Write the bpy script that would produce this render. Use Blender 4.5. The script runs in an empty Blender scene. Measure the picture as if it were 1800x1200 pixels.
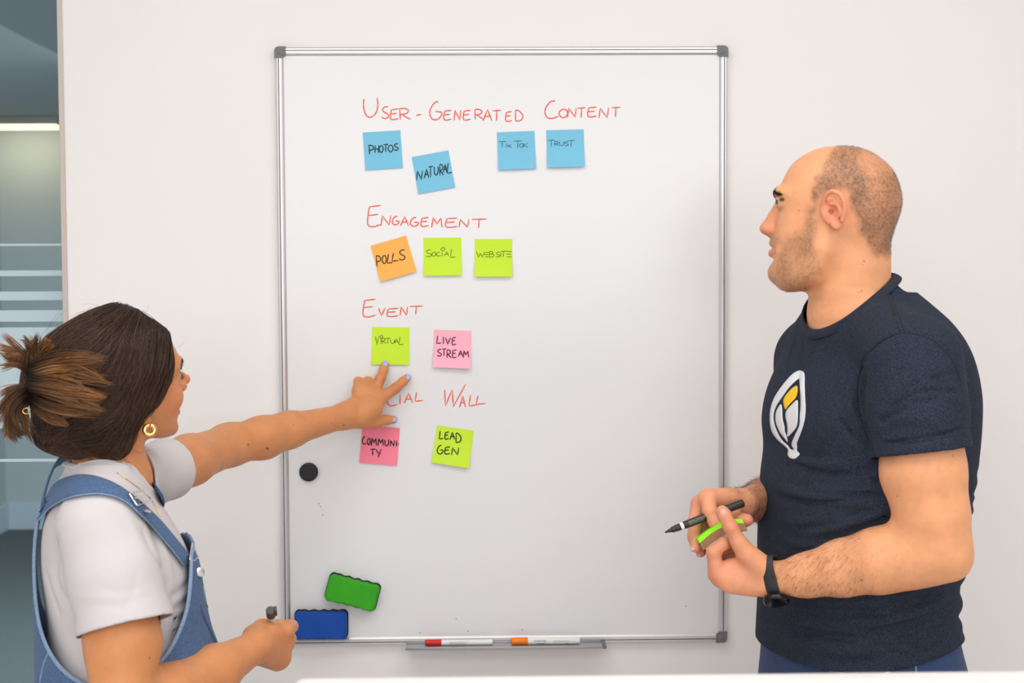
import bpy, bmesh, math, random
import numpy as np
from mathutils import Vector, Matrix, geometry
from mathutils.bvhtree import BVHTree

SC = bpy.context.scene
COL = SC.collection
rng = np.random.default_rng(7)
random.seed(7)

# ------------------------------------------------------------------ camera
FPX = 2500.0
BZ = 0.80                                    # height of the whiteboard's lower edge
CAM = np.array([-0.0352, -2.8638, BZ + 0.7493])
def _rot(rx, ry, rz):
    cz, sz, cx, sx, cy, sy = math.cos(rz), math.sin(rz), math.cos(rx), math.sin(rx), math.cos(ry), math.sin(ry)
    Rz = np.array([[cz, -sz, 0], [sz, cz, 0], [0, 0, 1]])
    Rx = np.array([[1, 0, 0], [0, cx, -sx], [0, sx, cx]])
    Ry = np.array([[cy, 0, sy], [0, 1, 0], [-sy, 0, cy]])
    return Rz @ Rx @ Ry
CR = _rot(-0.0476, 0.0051, -0.0183)
cam_d = bpy.data.cameras.new('camera')
cam_d.sensor_width = 36.0
cam_d.lens = FPX / 1800 * 36
cam_d.clip_start = 0.05
cam_d.dof.use_dof = True
cam_d.dof.focus_distance = 2.45
cam_d.dof.aperture_fstop = 6.3
cam = bpy.data.objects.new('camera', cam_d)
COL.objects.link(cam)
_m = Matrix.Identity(4)
for i in range(3):
    _m[i][0], _m[i][1], _m[i][2], _m[i][3] = CR[i, 0], CR[i, 2], -CR[i, 1], CAM[i]
cam.matrix_world = _m
SC.camera = cam

def ray(px, py):
    return CR[:, 0] * ((px - 900) / FPX) + CR[:, 1] - CR[:, 2] * ((py - 600) / FPX)
def at(px, py, Y):
    """world point seen at photograph pixel (px, py) standing on the plane y = Y"""
    d = ray(px, py)
    return CAM + d * ((Y - CAM[1]) / d[1])

# ------------------------------------------------------------------ light
SC.view_settings.view_transform = 'Standard'
SC.view_settings.look = 'None'
SC.view_settings.gamma = 1.0
SC.view_settings.exposure = -0.19
SC.view_settings.use_curve_mapping = False
w = bpy.data.worlds.new('world'); SC.world = w
w.use_nodes = True
w.node_tree.nodes['Background'].inputs[0].default_value = (0.93, 0.97, 1.0, 1)
w.node_tree.nodes['Background'].inputs[1].default_value = 0.30

def area(name, loc, size, power, color, target=None, size_y=None):
    l = bpy.data.lights.new(name, 'AREA')
    l.energy = power; l.color = color; l.shape = 'RECTANGLE'
    l.size = size; l.size_y = size_y or size
    o = bpy.data.objects.new(name, l); COL.objects.link(o)
    o.location = loc
    if target is not None:
        d = Vector(target) - Vector(loc)
        o.rotation_euler = d.to_track_quat('-Z', 'Y').to_euler()
    return o
WARM = (1.0, 0.975, 0.955)
area('ceiling_panel_light', (-0.5, -1.45, 2.70), 0.9, 12, WARM, (-0.5, -1.45, 0))
area('ceiling_panel_light', (0.7, -1.45, 2.70), 0.9, 12, WARM, (0.7, -1.45, 0))
area('ceiling_panel_light', (-1.1, -3.3, 2.68), 1.2, 17, WARM, (-1.1, -3.3, 0))
area('ceiling_panel_light', (1.1, -3.3, 2.68), 1.2, 17, WARM, (1.1, -3.3, 0))
area('window_daylight', (0.3, -5.3, 2.0), 3.8, 66, (1.0, 0.985, 0.98), (0.2, 0, 0.9), 1.3)
area('corridor_light', (-1.6, 2.6, 2.42), 1.6, 220, (0.93, 0.98, 1.0), (-2.2, 2.6, 0), 2.4)

# ------------------------------------------------------------------ materials
def mat(name, color, rough=0.6, metal=0.0, spec=0.5, bump=None, noise=None, sub=0.0, attr=None, coat=0.0, sheen=0.0):
    """principled material; noise=(scale, strength) varies the colour, bump=(scale, strength), attr = colour attribute"""
    m = bpy.data.materials.new(name); m.use_nodes = True
    nt = m.node_tree; b = nt.nodes['Principled BSDF']
    b.inputs['Base Color'].default_value = (*color, 1)
    b.inputs['Roughness'].default_value = rough
    b.inputs['Metallic'].default_value = metal
    b.inputs['Specular IOR Level'].default_value = spec
    if coat: b.inputs['Coat Weight'].default_value = coat
    if sheen:
        b.inputs['Sheen Weight'].default_value = sheen
        b.inputs['Sheen Roughness'].default_value = 0.4
    if sub:
        b.inputs['Subsurface Weight'].default_value = sub
        b.inputs['Subsurface Radius'].default_value = (1.0, 0.35, 0.2)
        b.inputs['Subsurface Scale'].default_value = 0.008
    tc = nt.nodes.new('ShaderNodeTexCoord')
    src = None
    if attr:
        a = nt.nodes.new('ShaderNodeAttribute'); a.attribute_name = attr
        src = a.outputs['Color']
    if noise:
        n = nt.nodes.new('ShaderNodeTexNoise'); n.inputs['Scale'].default_value = noise[0]
        n.inputs['Detail'].default_value = 4
        nt.links.new(tc.outputs['Object'], n.inputs['Vector'])
        mr = nt.nodes.new('ShaderNodeMapRange')
        mr.inputs['From Min'].default_value = 0.25; mr.inputs['From Max'].default_value = 0.75
        mr.inputs['To Min'].default_value = 1 - noise[1]; mr.inputs['To Max'].default_value = 1 + noise[1]
        nt.links.new(n.outputs['Fac'], mr.inputs['Value'])
        mx = nt.nodes.new('ShaderNodeVectorMath'); mx.operation = 'SCALE'
        if src: nt.links.new(src, mx.inputs[0])
        else: mx.inputs[0].default_value = color
        nt.links.new(mr.outputs[0], mx.inputs['Scale'])
        src = mx.outputs[0]
    if src: nt.links.new(src, b.inputs['Base Color'])
    if bump:
        n = nt.nodes.new('ShaderNodeTexNoise'); n.inputs['Scale'].default_value = bump[0]
        n.inputs['Detail'].default_value = 3
        nt.links.new(tc.outputs['Object'], n.inputs['Vector'])
        bp = nt.nodes.new('ShaderNodeBump'); bp.inputs['Strength'].default_value = bump[1]
        bp.inputs['Distance'].default_value = 0.001
        nt.links.new(n.outputs['Fac'], bp.inputs['Height'])
        nt.links.new(bp.outputs[0], b.inputs['Normal'])
    return m
def srgb(r, g, b):
    f = lambda c: ((c / 255 + 0.055) / 1.055) ** 2.4 if c > 10 else c / 255 / 12.92
    return (f(r), f(g), f(b))

# ------------------------------------------------------------------ mesh helpers
def tag(o, label=None, cat=None, group=None, kind=None):
    if label: o['label'] = label
    if cat: o['category'] = cat
    if group: o['group'] = group
    if kind: o['kind'] = kind
    return o
def link(name, me, material=None, parent=None):
    o = bpy.data.objects.new(name, me); COL.objects.link(o)
    if material is not None:
        for m in (material if isinstance(material, (list, tuple)) else [material]): me.materials.append(m)
    if parent is not None:
        o.parent = parent
        o.matrix_parent_inverse = parent.matrix_world.inverted()
    return o
def empty(name, loc):
    o = bpy.data.objects.new(name, None); COL.objects.link(o); o.location = loc
    o.matrix_world = Matrix.Translation(Vector(loc))
    return o
def np_mesh(name, V, F, smooth=True, col=None, mi=None):
    V = np.asarray(V, np.float32); me = bpy.data.meshes.new(name)
    F = np.asarray(F, np.int32); n, k = F.shape
    me.vertices.add(len(V)); me.vertices.foreach_set('co', V.ravel())
    me.loops.add(n * k); me.loops.foreach_set('vertex_index', F.ravel())
    me.polygons.add(n)
    me.polygons.foreach_set('loop_start', np.arange(0, n * k, k, dtype=np.int32))
    me.update(calc_edges=True)
    me.polygons.foreach_set('use_smooth', np.full(n, smooth))
    if mi is not None: me.polygons.foreach_set('material_index', np.asarray(mi, np.int32))
    if col is not None:
        a = me.attributes.new('Col', 'FLOAT_COLOR', 'POINT')
        c = np.ones((len(V), 4), np.float32); c[:, :3] = col
        a.data.foreach_set('color', c.ravel())
    return me
class MB:
    """collects boxes, tubes and lathes into ONE mesh"""
    def __init__(s): s.bm = bmesh.new()
    def box(s, lo, hi, bevel=0.0, seg=2, M=None):
        lo, hi = Vector(lo), Vector(hi); c = (lo + hi) / 2; d = hi - lo
        r = bmesh.ops.create_cube(s.bm, size=1.0, matrix=Matrix.Translation(c) @ Matrix.Diagonal((d.x, d.y, d.z, 1)))
        vs = r['verts']
        if bevel:
            es = list({e for v in vs for e in v.link_edges})
            g = bmesh.ops.bevel(s.bm, geom=es, offset=bevel, segments=seg, affect='EDGES', profile=0.5)
            vs = list({v for f in g['faces'] for v in f.verts} | {v for v in vs if v.is_valid})
        if M is not None: bmesh.ops.transform(s.bm, matrix=M, verts=vs)
        return s
    def poly_prism(s, pts, y0, y1, M=None, taper=None):
        """outline pts [(x,z)] extruded from y0 to y1; taper = [(y, shrink)] extra rings"""
        rings = [(y0, 0.0)] + (taper or []) + [(y1, taper[-1][1] if taper else 0.0)]
        P = np.array(pts, float); c = P.mean(0)
        d = P - c; ln = np.linalg.norm(d, axis=1, keepdims=True)
        prev = None; first = None
        for y, sh in rings:
            Q = c + d * (1 - sh / ln)
            vs = [s.bm.verts.new(Vector((q[0], y, q[1])) if M is None else M @ Vector((q[0], y, q[1]))) for q in Q]
            if prev:
                n = len(vs)
                for i in range(n): s.bm.faces.new((prev[i], prev[(i + 1) % n], vs[(i + 1) % n], vs[i]))
            else: first = vs
            prev = vs
        s.bm.faces.new(first[::-1]); s.bm.faces.new(prev)
        return s
    def lathe(s, a, b, prof, seg=32):
        """prof = [(t along a->b in metres, radius)]"""
        a, b = Vector(a), Vector(b); w = (b - a).normalized()
        u = w.orthogonal().normalized(); v = w.cross(u); prev = None
        for t, r in prof:
            vs = [s.bm.verts.new(a + w * t + (u * math.cos(k * 2 * math.pi / seg) + v * math.sin(k * 2 * math.pi / seg)) * max(r, 1e-5)) for k in range(seg)]
            if prev:
                for i in range(seg): s.bm.faces.new((prev[i], prev[(i + 1) % seg], vs[(i + 1) % seg], vs[i]))
            else: s.bm.faces.new(vs[::-1])
            prev = vs
        s.bm.faces.new(prev)
        return s
    def build(s, name, material=None, parent=None, smooth=False, angle=0.7):
        bmesh.ops.recalc_face_normals(s.bm, faces=s.bm.faces)
        if smooth:
            for f in s.bm.faces: f.smooth = True
            for e in s.bm.edges:
                if len(e.link_faces) == 2 and e.calc_face_angle(0) > angle: e.smooth = False
        me = bpy.data.meshes.new(name); s.bm.to_mesh(me); s.bm.free()
        return link(name, me, material, parent)
def catmull(P, n=8, closed=False):
    P = np.asarray(P, float)
    if len(P) < 3 and not closed: 
        t = np.linspace(0, 1, n + 1)[:, None]; return P[0] * (1 - t) + P[-1] * t
    Q = np.vstack([P[-1], P, P[0], P[1]]) if closed else np.vstack([2 * P[0] - P[1], P, 2 * P[-1] - P[-2]])
    out = []
    for i in range(len(Q) - 3):
        p0, p1, p2, p3 = Q[i:i + 4]
        for t in np.arange(n) / n:
            out.append(0.5 * (2 * p1 + (p2 - p0) * t + (2 * p0 - 5 * p1 + 4 * p2 - p3) * t * t + (3 * p1 - p0 - 3 * p2 + p3) * t ** 3))
    if not closed: out.append(P[-1])
    return np.array(out)
def tube(P, r, sides=6, nrm=None, flat=1.0, caps=True):
    """tube round polyline P with radius r (number or array); flattened to flat*r along nrm when given"""
    P = np.asarray(P, float); n = len(P)
    r = np.broadcast_to(np.asarray(r, float), (n,))
    T = np.gradient(P, axis=0); T /= np.linalg.norm(T, axis=1, keepdims=True) + 1e-12
    if nrm is None:
        a = np.array([0.13, 0.31, 0.94]); N = np.zeros_like(P); u = np.cross(T[0], a); u /= np.linalg.norm(u)
        for i in range(n):
            u = u - T[i] * (u @ T[i]); u /= np.linalg.norm(u) + 1e-12; N[i] = u
    else:
        N = np.broadcast_to(np.asarray(nrm, float), (n, 3)).copy()
        N -= T * (N * T).sum(1, keepdims=True); N /= np.linalg.norm(N, axis=1, keepdims=True) + 1e-12
    B = np.cross(T, N)
    ang = np.arange(sides) * 2 * math.pi / sides
    V = P[:, None, :] + r[:, None, None] * (np.cos(ang)[None, :, None] * B[:, None, :] + flat * np.sin(ang)[None, :, None] * N[:, None, :])
    V = V.reshape(-1, 3)
    i = np.arange(n - 1)[:, None] * sides; k = np.arange(sides)[None, :]; k2 = (k + 1) % sides
    F = np.stack([i + k, i + k2, i + sides + k2, i + sides + k], -1).reshape(-1, 4)
    if caps and sides == 6:
        F = np.vstack([F, [[3, 2, 1, 0], [5, 4, 3, 0]], np.array([[0, 1, 2, 3], [0, 3, 4, 5]]) + (n - 1) * sides])
    return V, F
def join(parts):
    Vs, Fs, o = [], [], 0
    for V, F in parts:
        Vs.append(V); Fs.append(F + o); o += len(V)
    return np.vstack(Vs), np.vstack(Fs)
# ------------------------------------------------------------------ the setting
M_WALL = mat('wall_paint', (0.865, 0.85, 0.84), 0.85, bump=(240, 0.05), noise=(3, 0.012))
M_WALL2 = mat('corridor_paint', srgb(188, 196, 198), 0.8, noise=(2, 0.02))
M_CEIL = mat('ceiling_paint', (0.80, 0.80, 0.79), 0.9, bump=(90, 0.1))
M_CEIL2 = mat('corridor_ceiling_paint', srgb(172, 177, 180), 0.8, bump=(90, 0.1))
M_CARPET = mat('carpet', srgb(78, 86, 88), 1.0, bump=(420, 1.0), noise=(260, 0.28))
M_TRIM = mat('glazing_frame_metal', srgb(196, 186, 178), 0.45, metal=0.35)
M_SKIRT = mat('skirting_paint', srgb(196, 210, 218), 0.5)

XG = float(at(116, 350, 0)[0])             # where the painted wall meets the glazing
def structure(o): o['kind'] = 'structure'; return o
structure(MB().box((XG, 0, 0), (3.0, 0.12, 2.75)).build('wall_back', M_WALL))
structure(MB().box((3.0, -5.6, 0), (3.12, 0.12, 2.75)).build('wall_right', M_WALL))
structure(MB().box((-2.5, -5.6, 0), (-2.38, -0.02, 2.75)).build('wall_left', M_WALL))
structure(MB().box((-4.6, 0.0, -0.1), (3.12, 6.6, 0)).build('floor_corridor', M_CARPET))
structure(MB().box((-2.5, -5.6, -0.1), (3.12, 0.0, 0)).build('floor', mat('pale_bounce_wood', (0.78, 0.71, 0.665), 0.5, noise=(6, 0.06))))  # unseen wood floor, made pale to bounce warm light up the wall
structure(MB().box((-2.5, -5.6, 2.75), (3.12, 0.0, 2.85)).build('ceiling', M_CEIL))
structure(MB().box((XG - 0.010, -0.004, 0), (XG, 0.124, 2.75), 0.001).build('trim_1', M_TRIM))
# corridor behind the glazing
c0 = at(0, 952, 0); 
CX, CY = -2.98, 5.85
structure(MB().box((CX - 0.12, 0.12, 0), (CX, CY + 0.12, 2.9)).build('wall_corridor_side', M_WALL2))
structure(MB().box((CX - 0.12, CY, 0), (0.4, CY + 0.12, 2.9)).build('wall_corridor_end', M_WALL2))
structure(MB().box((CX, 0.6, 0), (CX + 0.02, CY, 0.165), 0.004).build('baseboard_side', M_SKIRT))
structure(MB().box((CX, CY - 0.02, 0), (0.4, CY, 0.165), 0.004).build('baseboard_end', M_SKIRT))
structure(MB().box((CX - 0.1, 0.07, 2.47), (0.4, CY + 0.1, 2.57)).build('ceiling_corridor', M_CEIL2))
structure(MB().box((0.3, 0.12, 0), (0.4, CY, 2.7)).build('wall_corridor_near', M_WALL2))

# glazing with frosted manifestation bands
def glass_mat():
    m = bpy.data.materials.new('clear_glass'); m.use_nodes = True
    nt = m.node_tree; nt.nodes.remove(nt.nodes['Principled BSDF']); out = nt.nodes['Material Output']
    tr = nt.nodes.new('ShaderNodeBsdfTransparent'); tr.inputs[0].default_value = (0.87, 0.92, 0.94, 1)
    gl = nt.nodes.new('ShaderNodeBsdfGlossy'); gl.inputs['Roughness'].default_value = 0.03
    gl.inputs[0].default_value = (0.9, 0.96, 1, 1)
    lw = nt.nodes.new('ShaderNodeLayerWeight'); lw.inputs['Blend'].default_value = 0.18
    mx = nt.nodes.new('ShaderNodeMixShader')
    nt.links.new(lw.outputs['Fresnel'], mx.inputs[0]); nt.links.new(tr.outputs[0], mx.inputs[1]); nt.links.new(gl.outputs[0], mx.inputs[2])
    nt.links.new(mx.outputs[0], out.inputs[0])
    return m
def frost_mat():
    m = bpy.data.materials.new('frosted_film'); m.use_nodes = True
    nt = m.node_tree; nt.nodes.remove(nt.nodes['Principled BSDF']); out = nt.nodes['Material Output']
    tr = nt.nodes.new('ShaderNodeBsdfTransparent')
    df = nt.nodes.new('ShaderNodeBsdfDiffuse'); df.inputs[0].default_value = (0.78, 0.86, 0.88, 1)
    tl = nt.nodes.new('ShaderNodeBsdfTranslucent'); tl.inputs[0].default_value = (0.8, 0.87, 0.9, 1)
    a = nt.nodes.new('ShaderNodeMixShader'); a.inputs[0].default_value = 0.55
    nt.links.new(df.outputs[0], a.inputs[1]); nt.links.new(tl.outputs[0], a.inputs[2])
    mx = nt.nodes.new('ShaderNodeMixShader'); mx.inputs[0].default_value = 0.55
    nt.links.new(tr.outputs[0], mx.inputs[1]); nt.links.new(a.outputs[0], mx.inputs[2]); nt.links.new(mx.outputs[0], out.inputs[0])
    return m
GY = 0.055
win = structure(MB().box((-2.40, GY, 0.02), (XG - 0.010, GY + 0.010, 2.68)).build('window_1', glass_mat()))
M_FROST = frost_mat()
zz = lambda py: float(at(60, py, GY)[2])
fb = MB()
for y0, y1 in ((428, 432), (475, 485), (512, 527.5), (545, 565), (575, 752), (806, 811)):
    fb.box((-2.40, GY - 0.0008, zz(y1)), (XG - 0.014, GY - 0.0002, zz(y0)))
fb.build('frosted_band', M_FROST, win)
MB().box((XG - 0.0125, GY - 0.001, 0.02), (XG - 0.0102, GY + 0.011, 2.68)).build('glazing_seal', mat('seal', srgb(70, 100, 98), 0.4), win)
# warm luminaires at the far end of the corridor
def lamp_mat(name, c, s):
    m = bpy.data.materials.new(name); m.use_nodes = True
    b = m.node_tree.nodes['Principled BSDF']; b.inputs['Base Color'].default_value = (0.9, 0.85, 0.7, 1)
    b.inputs['Emission Color'].default_value = (*c, 1); b.inputs['Emission Strength'].default_value = s
    return m
lt = empty('strip_light', (-2.75, CY - 0.3, 2.41))
MB().box((CX + 0.05, CY - 0.42, 2.425), (-2.50, CY - 0.22, 2.47), 0.004).build('housing', M_TRIM, lt)
MB().box((CX + 0.07, CY - 0.40, 2.410), (-2.52, CY - 0.24, 2.426), 0.003).build('diffuser', lamp_mat('warm_lamp', (1, 0.74, 0.36), 3.2), lt)
tag(lt, 'warm glowing strip light under the corridor ceiling behind the glass', 'ceiling light')
area('strip_glow', (-2.75, CY - 0.3, 2.38), 0.4, 1.5, (1, 0.80, 0.52), (-2.78, CY, 2.2), 0.1)

# ------------------------------------------------------------------ whiteboard
M_BOARD = mat('board_enamel', (0.80, 0.81, 0.825), 0.22, spec=0.45, noise=(4, 0.006))
M_ALU = mat('brushed_aluminium', (0.70, 0.69, 0.69), 0.36, metal=0.75)
M_GROOVE = mat('groove_shadow_gap', (0.16, 0.15, 0.15), 0.6, metal=0.3)
M_CAPG = mat('grey_plastic', srgb(112, 112, 113), 0.5, bump=(300, 0.1))
BW, BH, FT = 0.90, 1.20, 0.016
board = empty('whiteboard', (0, 0, BZ))
tag(board, 'tall white dry-erase board in a silver frame hanging on the wall', 'whiteboard')
SY = -0.012                                   # front of the writing surface
MB().box((-BW / 2 + 0.006, SY, BZ + 0.006), (BW / 2 - 0.006, -0.0005, BZ + BH - 0.006)).build('writing_surface', M_BOARD, board)
def rail(a, b, inward):
    """ribbed aluminium profile swept from a to b; inward = direction to the board's middle"""
    a, b, n = np.array(a), np.array(b), np.array(inward)
    prof = [(0, 0), (0, -0.012), (0.0012, -0.0155), (0.0035, -0.0175), (0.0062, -0.0178), (0.0068, -0.0160), (0.0078, -0.0160),
            (0.0084, -0.0178), (0.0118, -0.0176), (0.0126, -0.0163), (0.0134, -0.0163), (0.0150, -0.0150), (0.0168, -0.0135), (0.0168, -0.0005)]
    V = np.array([p + n * q + np.array([0, d, 0]) for p in (a, b) for q, d in prof]); k = len(prof)
    F = [[i, (i + 1) % k, k + (i + 1) % k, k + i] for i in range(k)]
    me = np_mesh('frame_rail', V, F, False)
    o = link('frame_rail', me, M_ALU, board)
    me.materials.append(M_GROOVE)
    for p in me.polygons:
        if p.index == 5: p.material_index = 1
    bm = bmesh.new(); bm.from_mesh(me); bmesh.ops.recalc_face_normals(bm, faces=bm.faces); bm.to_mesh(me); bm.free()
    return o
x0, x1, z0, z1 = -BW / 2, BW / 2, BZ, BZ + BH
rail((x0, 0, z0 + 0.018), (x0, 0, z1 - 0.018), (1, 0, 0)); rail((x1, 0, z0 + 0.018), (x1, 0, z1 - 0.018), (-1, 0, 0))
rail((x0 + 0.018, 0, z1), (x1 - 0.018, 0, z1), (0, 0, -1)); rail((x0 + 0.018, 0, z0), (x1 - 0.018, 0, z0), (0, 0, 1))
for sx in (1, -1):
    for sz in (1, -1):
        o2 = Vector((x0 - 0.0006 if sx > 0 else x1 + 0.0006, 0, z0 - 0.0006 if sz > 0 else z1 + 0.0006))
        pts = [(0.0, 0.0225)] + [(0.009 - 0.009 * math.cos(t), 0.009 - 0.009 * math.sin(t)) for t in np.linspace(0, math.pi / 2, 8)] + [(0.0225, 0.0), (0.0225, 0.0165), (0.0205, 0.0175), (0.0175, 0.0205), (0.0165, 0.0225)]
        mb = MB(); mb.poly_prism([(o2.x + sx * p, o2.z + sz * q) for p, q in pts], 0, -0.0195, taper=[(-0.0185, 0.0)])
        c = Vector((o2.x + sx * 0.0105, -0.019, o2.z + sz * 0.0105)); e = Vector((o2.x + sx * 0.0165, -0.0193, o2.z + sz * 0.0165))
        V, F = tube([c, (c + e) / 2, e], [0.0062, 0.0052, 0.0040], 6, (0, -1, 0), 0.45)
        vs = [mb.bm.verts.new(v) for v in V]
        for f in F: mb.bm.faces.new([vs[i] for i in f])
        mb.build('corner_cap', M_CAPG, board, True)
# pen tray
ta, tb = at(714, 1131, -0.03), at(1064, 1131, -0.03)
tz = (ta[2] + tb[2]) / 2
tr = MB()
tr.box((ta[0], -0.056, tz - 0.003), (tb[0] - 0.007, -0.018, tz), 0.0008)
tr.box((ta[0], -0.058, tz - 0.0045), (tb[0] - 0.007, -0.054, tz + 0.0015), 0.001)
tr.box((ta[0], -0.0215, tz - 0.003), (tb[0] - 0.007, -0.0182, tz + 0.003), 0.0006)
tray = tr.build('pen_tray', mat('tray_aluminium', (0.42, 0.42, 0.43), 0.4, metal=0.7), board, True)
MB().box((tb[0] - 0.0075, -0.0585, tz - 0.005), (tb[0], -0.018, tz + 0.002), 0.001).build('end_cap', M_CAPG, tray)

# ------------------------------------------------------------------ stroke lettering
G = {   # single-stroke capitals in a unit box, y up; True = smooth curve
 'A': [(0, [(0, 0), (.5, 1), (1, 0)]), (0, [(.2, .38), (.85, .42)])],
 'B': [(0, [(.08, 0), (.08, 1)]), (1, [(.08, 1), (.6, 1), (.75, .78), (.5, .55), (.08, .52)]), (1, [(.08, .52), (.7, .52), (.95, .25), (.65, .0), (0, 0)])],
 'C': [(1, [(.75, 1), (.4, .95), (.1, .65), (0, .35), (.15, .06), (.5, 0), (1, .12)])],
 'D': [(0, [(.1, 1), (.06, 0)]), (1, [(0, .98), (.4, .98), (.85, .7), (1, .4), (.75, .08), (.06, 0)])],
 'E': [(1, [(.15, .95), (.05, .6), (0, .2), (.12, .02), (.5, 0), (1, .1)]), (0, [(.15, .93), (1, 1)]), (0, [(.06, .52), (.8, .58)])],
 'G': [(1, [(.72, 1), (.4, .93), (.1, .62), (0, .32), (.2, .04), (.6, 0), (.95, .2), (1, .42)]), (0, [(.45, .45), (1, .42)])],
 'H': [(0, [(.05, 1), (0, 0)]), (0, [(1, 1), (.92, 0)]), (0, [(.03, .5), (.96, .52)])],
 'I': [(0, [(.5, 1), (.5, 0)])],
 'K': [(0, [(.1, 1), (0, 0)]), (0, [(.9, 1), (.08, .42), (1, 0)])],
 'L': [(0, [(.2, 1), (0, .05), (1, .12)])],
 'M': [(0, [(.0, 0), (.14, 1), (.5, .35), (.9, .95), (1, 0)])],
 'N': [(0, [(0, 0), (.12, .95), (.85, .05), (1, 1)])],
 'O': [(2, [(.5, 1), (.12, .78), (0, .4), (.3, .02), (.7, .03), (1, .45), (.85, .85)])],
 'P': [(0, [(.1, 1), (.25, 0)]), (1, [(0, .97), (.5, 1), (.95, .8), (.85, .55), (.2, .45)])],
 'R': [(0, [(.05, .95), (.1, 0)]), (1, [(0, .95), (.45, 1), (.8, .82), (.65, .55), (.1, .45)]), (0, [(.25, .45), (1, .02)])],
 'S': [(1, [(.9, 1), (.45, .98), (.12, .78), (.35, .55), (.85, .38), (.9, .14), (.45, .0), (0, .14)])],
 'T': [(0, [(0, .95), (1, 1)]), (0, [(.5, .96), (.45, 0)])],
 'U': [(1, [(.02, .95), (0, .5), (.18, .1), (.5, 0), (.85, .2), (1, .6), (.95, 1)])],
 'V': [(0, [(0, .95), (.42, 0), (1, 1)])],
 'W': [(0, [(.02, .75), (.05, .05), (.38, .78), (.42, 0), (1, 1)])],
 'w': [(0, [(0, 1), (.28, 0), (.5, .7), (.72, 0), (1, .9)])],
 'Y': [(0, [(0, 1), (.45, .45)]), (0, [(1, 1), (.4, 0)])],
 'k': [(0, [(0, 1), (0, 0)]), (0, [(.9, .8), (.1, .4), (1, 0)])],
 'e': [(0, [(.1, 1), (1, 1)]), (0, [(0, .5), (.9, .5)]), (0, [(.1, 0), (1, 0)])],
 '-': [(0, [(0, .3), (1, .7)])],
 '.': [(0, [(0, .5), (1, .5)])],
 'o': [(2, [(.5, 1), (.05, .6), (.2, .1), (.6, 0), (1, .5), (.8, .95)])],
}
def strokes(word, org=(0, 0), sc=1.0):
    """word = [(glyph, x0, x1, ytop, ybottom)] measured in an enlarged crop -> list of pixel polylines"""
    out = []
    for g, xa, xb, ya, yb in word:
        for kind, P in G[g]:
            P = np.array(P, float)
            if kind: P = catmull(P, 5, kind == 2)
            if kind == 2: P = np.vstack([P, P[:1]])
            if not kind:
                P = np.vstack([np.vstack([P[i] + (P[i + 1] - P[i]) * t for t in np.linspace(0, 1, 4)[:-1]]) for i in range(len(P) - 1)] + [P[-1:]])
            x = xa + P[:, 0] * (xb - xa); y = yb + P[:, 1] * (ya - yb)
            out.append(np.stack([org[0] + x / sc, org[1] + y / sc], 1))
    return out
def ink_mesh(lines, to3, r, flat=0.22):
    parts = []
    for L in lines:
        P = np.array([to3(x, y) for x, y in L])
        rr = np.full(len(P), r); rr[0] *= .7; rr[-1] *= .6
        rr *= 1 + 0.12 * np.sin(np.arange(len(P)) * 1.7 + len(P))
        parts.append(tube(P, rr, 6, (0, -1, 0), flat))
    return join(parts)
M_RED = mat('red_marker_ink', srgb(250, 104, 88), 0.7)
on_board = lambda x, y: at(x, y, SY - 0.0003)
o6, o67 = (620, 160), (850, 160)
HEADS = [
 strokes([('U', 115, 265, 72, 275), ('S', 305, 382, 165, 290), ('E', 397, 485, 188, 300), ('R', 490, 610, 182, 302), ('-', 668, 722, 240, 262), ('G', 812, 940, 110, 300), ('E', 960, 1040, 203, 305), ('N', 1070, 1140, 198, 310), ('E', 1165, 1245, 203, 305), ('R', 1283, 1382, 192, 300)], o6, 6)
 + strokes([('A', -5, 98, 215, 348), ('T', 105, 207, 225, 350), ('E', 258, 332, 240, 355), ('D', 368, 460, 225, 352)], o67, 6.667)
 + strokes([('C', 720, 880, 115, 320), ('O', 885, 985, 212, 308), ('N', 985, 1087, 195, 310), ('T', 1103, 1195, 195, 312), ('E', 1220, 1325, 188, 302), ('N', 1353, 1466, 195, 318), ('T', 1500, 1602, 190, 307)], o67, 6.667),
 strokes([('E', 100, 245, 130, 360), ('N', 248, 352, 238, 350), ('G', 370, 442, 248, 340), ('A', 460, 548, 250, 352), ('G', 565, 656, 260, 355), ('E', 683, 766, 262, 358), ('M', 800, 912, 262, 370), ('E', 950, 1080, 268, 368), ('N', 1098, 1206, 278, 370), ('T', 1235, 1402, 278, 378)], (630, 340), 6.207),
 strokes([('E', 135, 302, 118, 350), ('V', 342, 428, 230, 335), ('E', 452, 602, 238, 345), ('N', 625, 725, 215, 330), ('T', 752, 925, 208, 318)], (620, 510), 7.5),
 strokes([('S', 390, 470, 400, 560), ('O', 500, 570, 480, 560), ('C', 605, 692, 470, 565), ('I', 700, 732, 472, 552), ('A', 755, 828, 455, 540), ('L', 848, 920, 446, 528), ('W', 1105, 1292, 375, 575), ('A', 1240, 1292, 478, 577), ('L', 1322, 1390, 470, 570), ('L', 1385, 1467, 475, 555)], (560, 600), 5),
]
for H in HEADS:
    xs = [min(L[:, 0]) for L in H]; order = np.argsort(xs); words, cur = [], [H[order[0]]]
    for o_ in order[1:]:
        gap = min(H[o_][:, 0]) - max(max(L[:, 0]) for L in cur)
        if gap > 20: words.append(cur); cur = []
        cur.append(H[o_])
    words.append(cur)
    for wd in words: link('handwriting', np_mesh('handwriting', *ink_mesh(wd, on_board, 0.00125)), M_RED, board)
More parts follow.
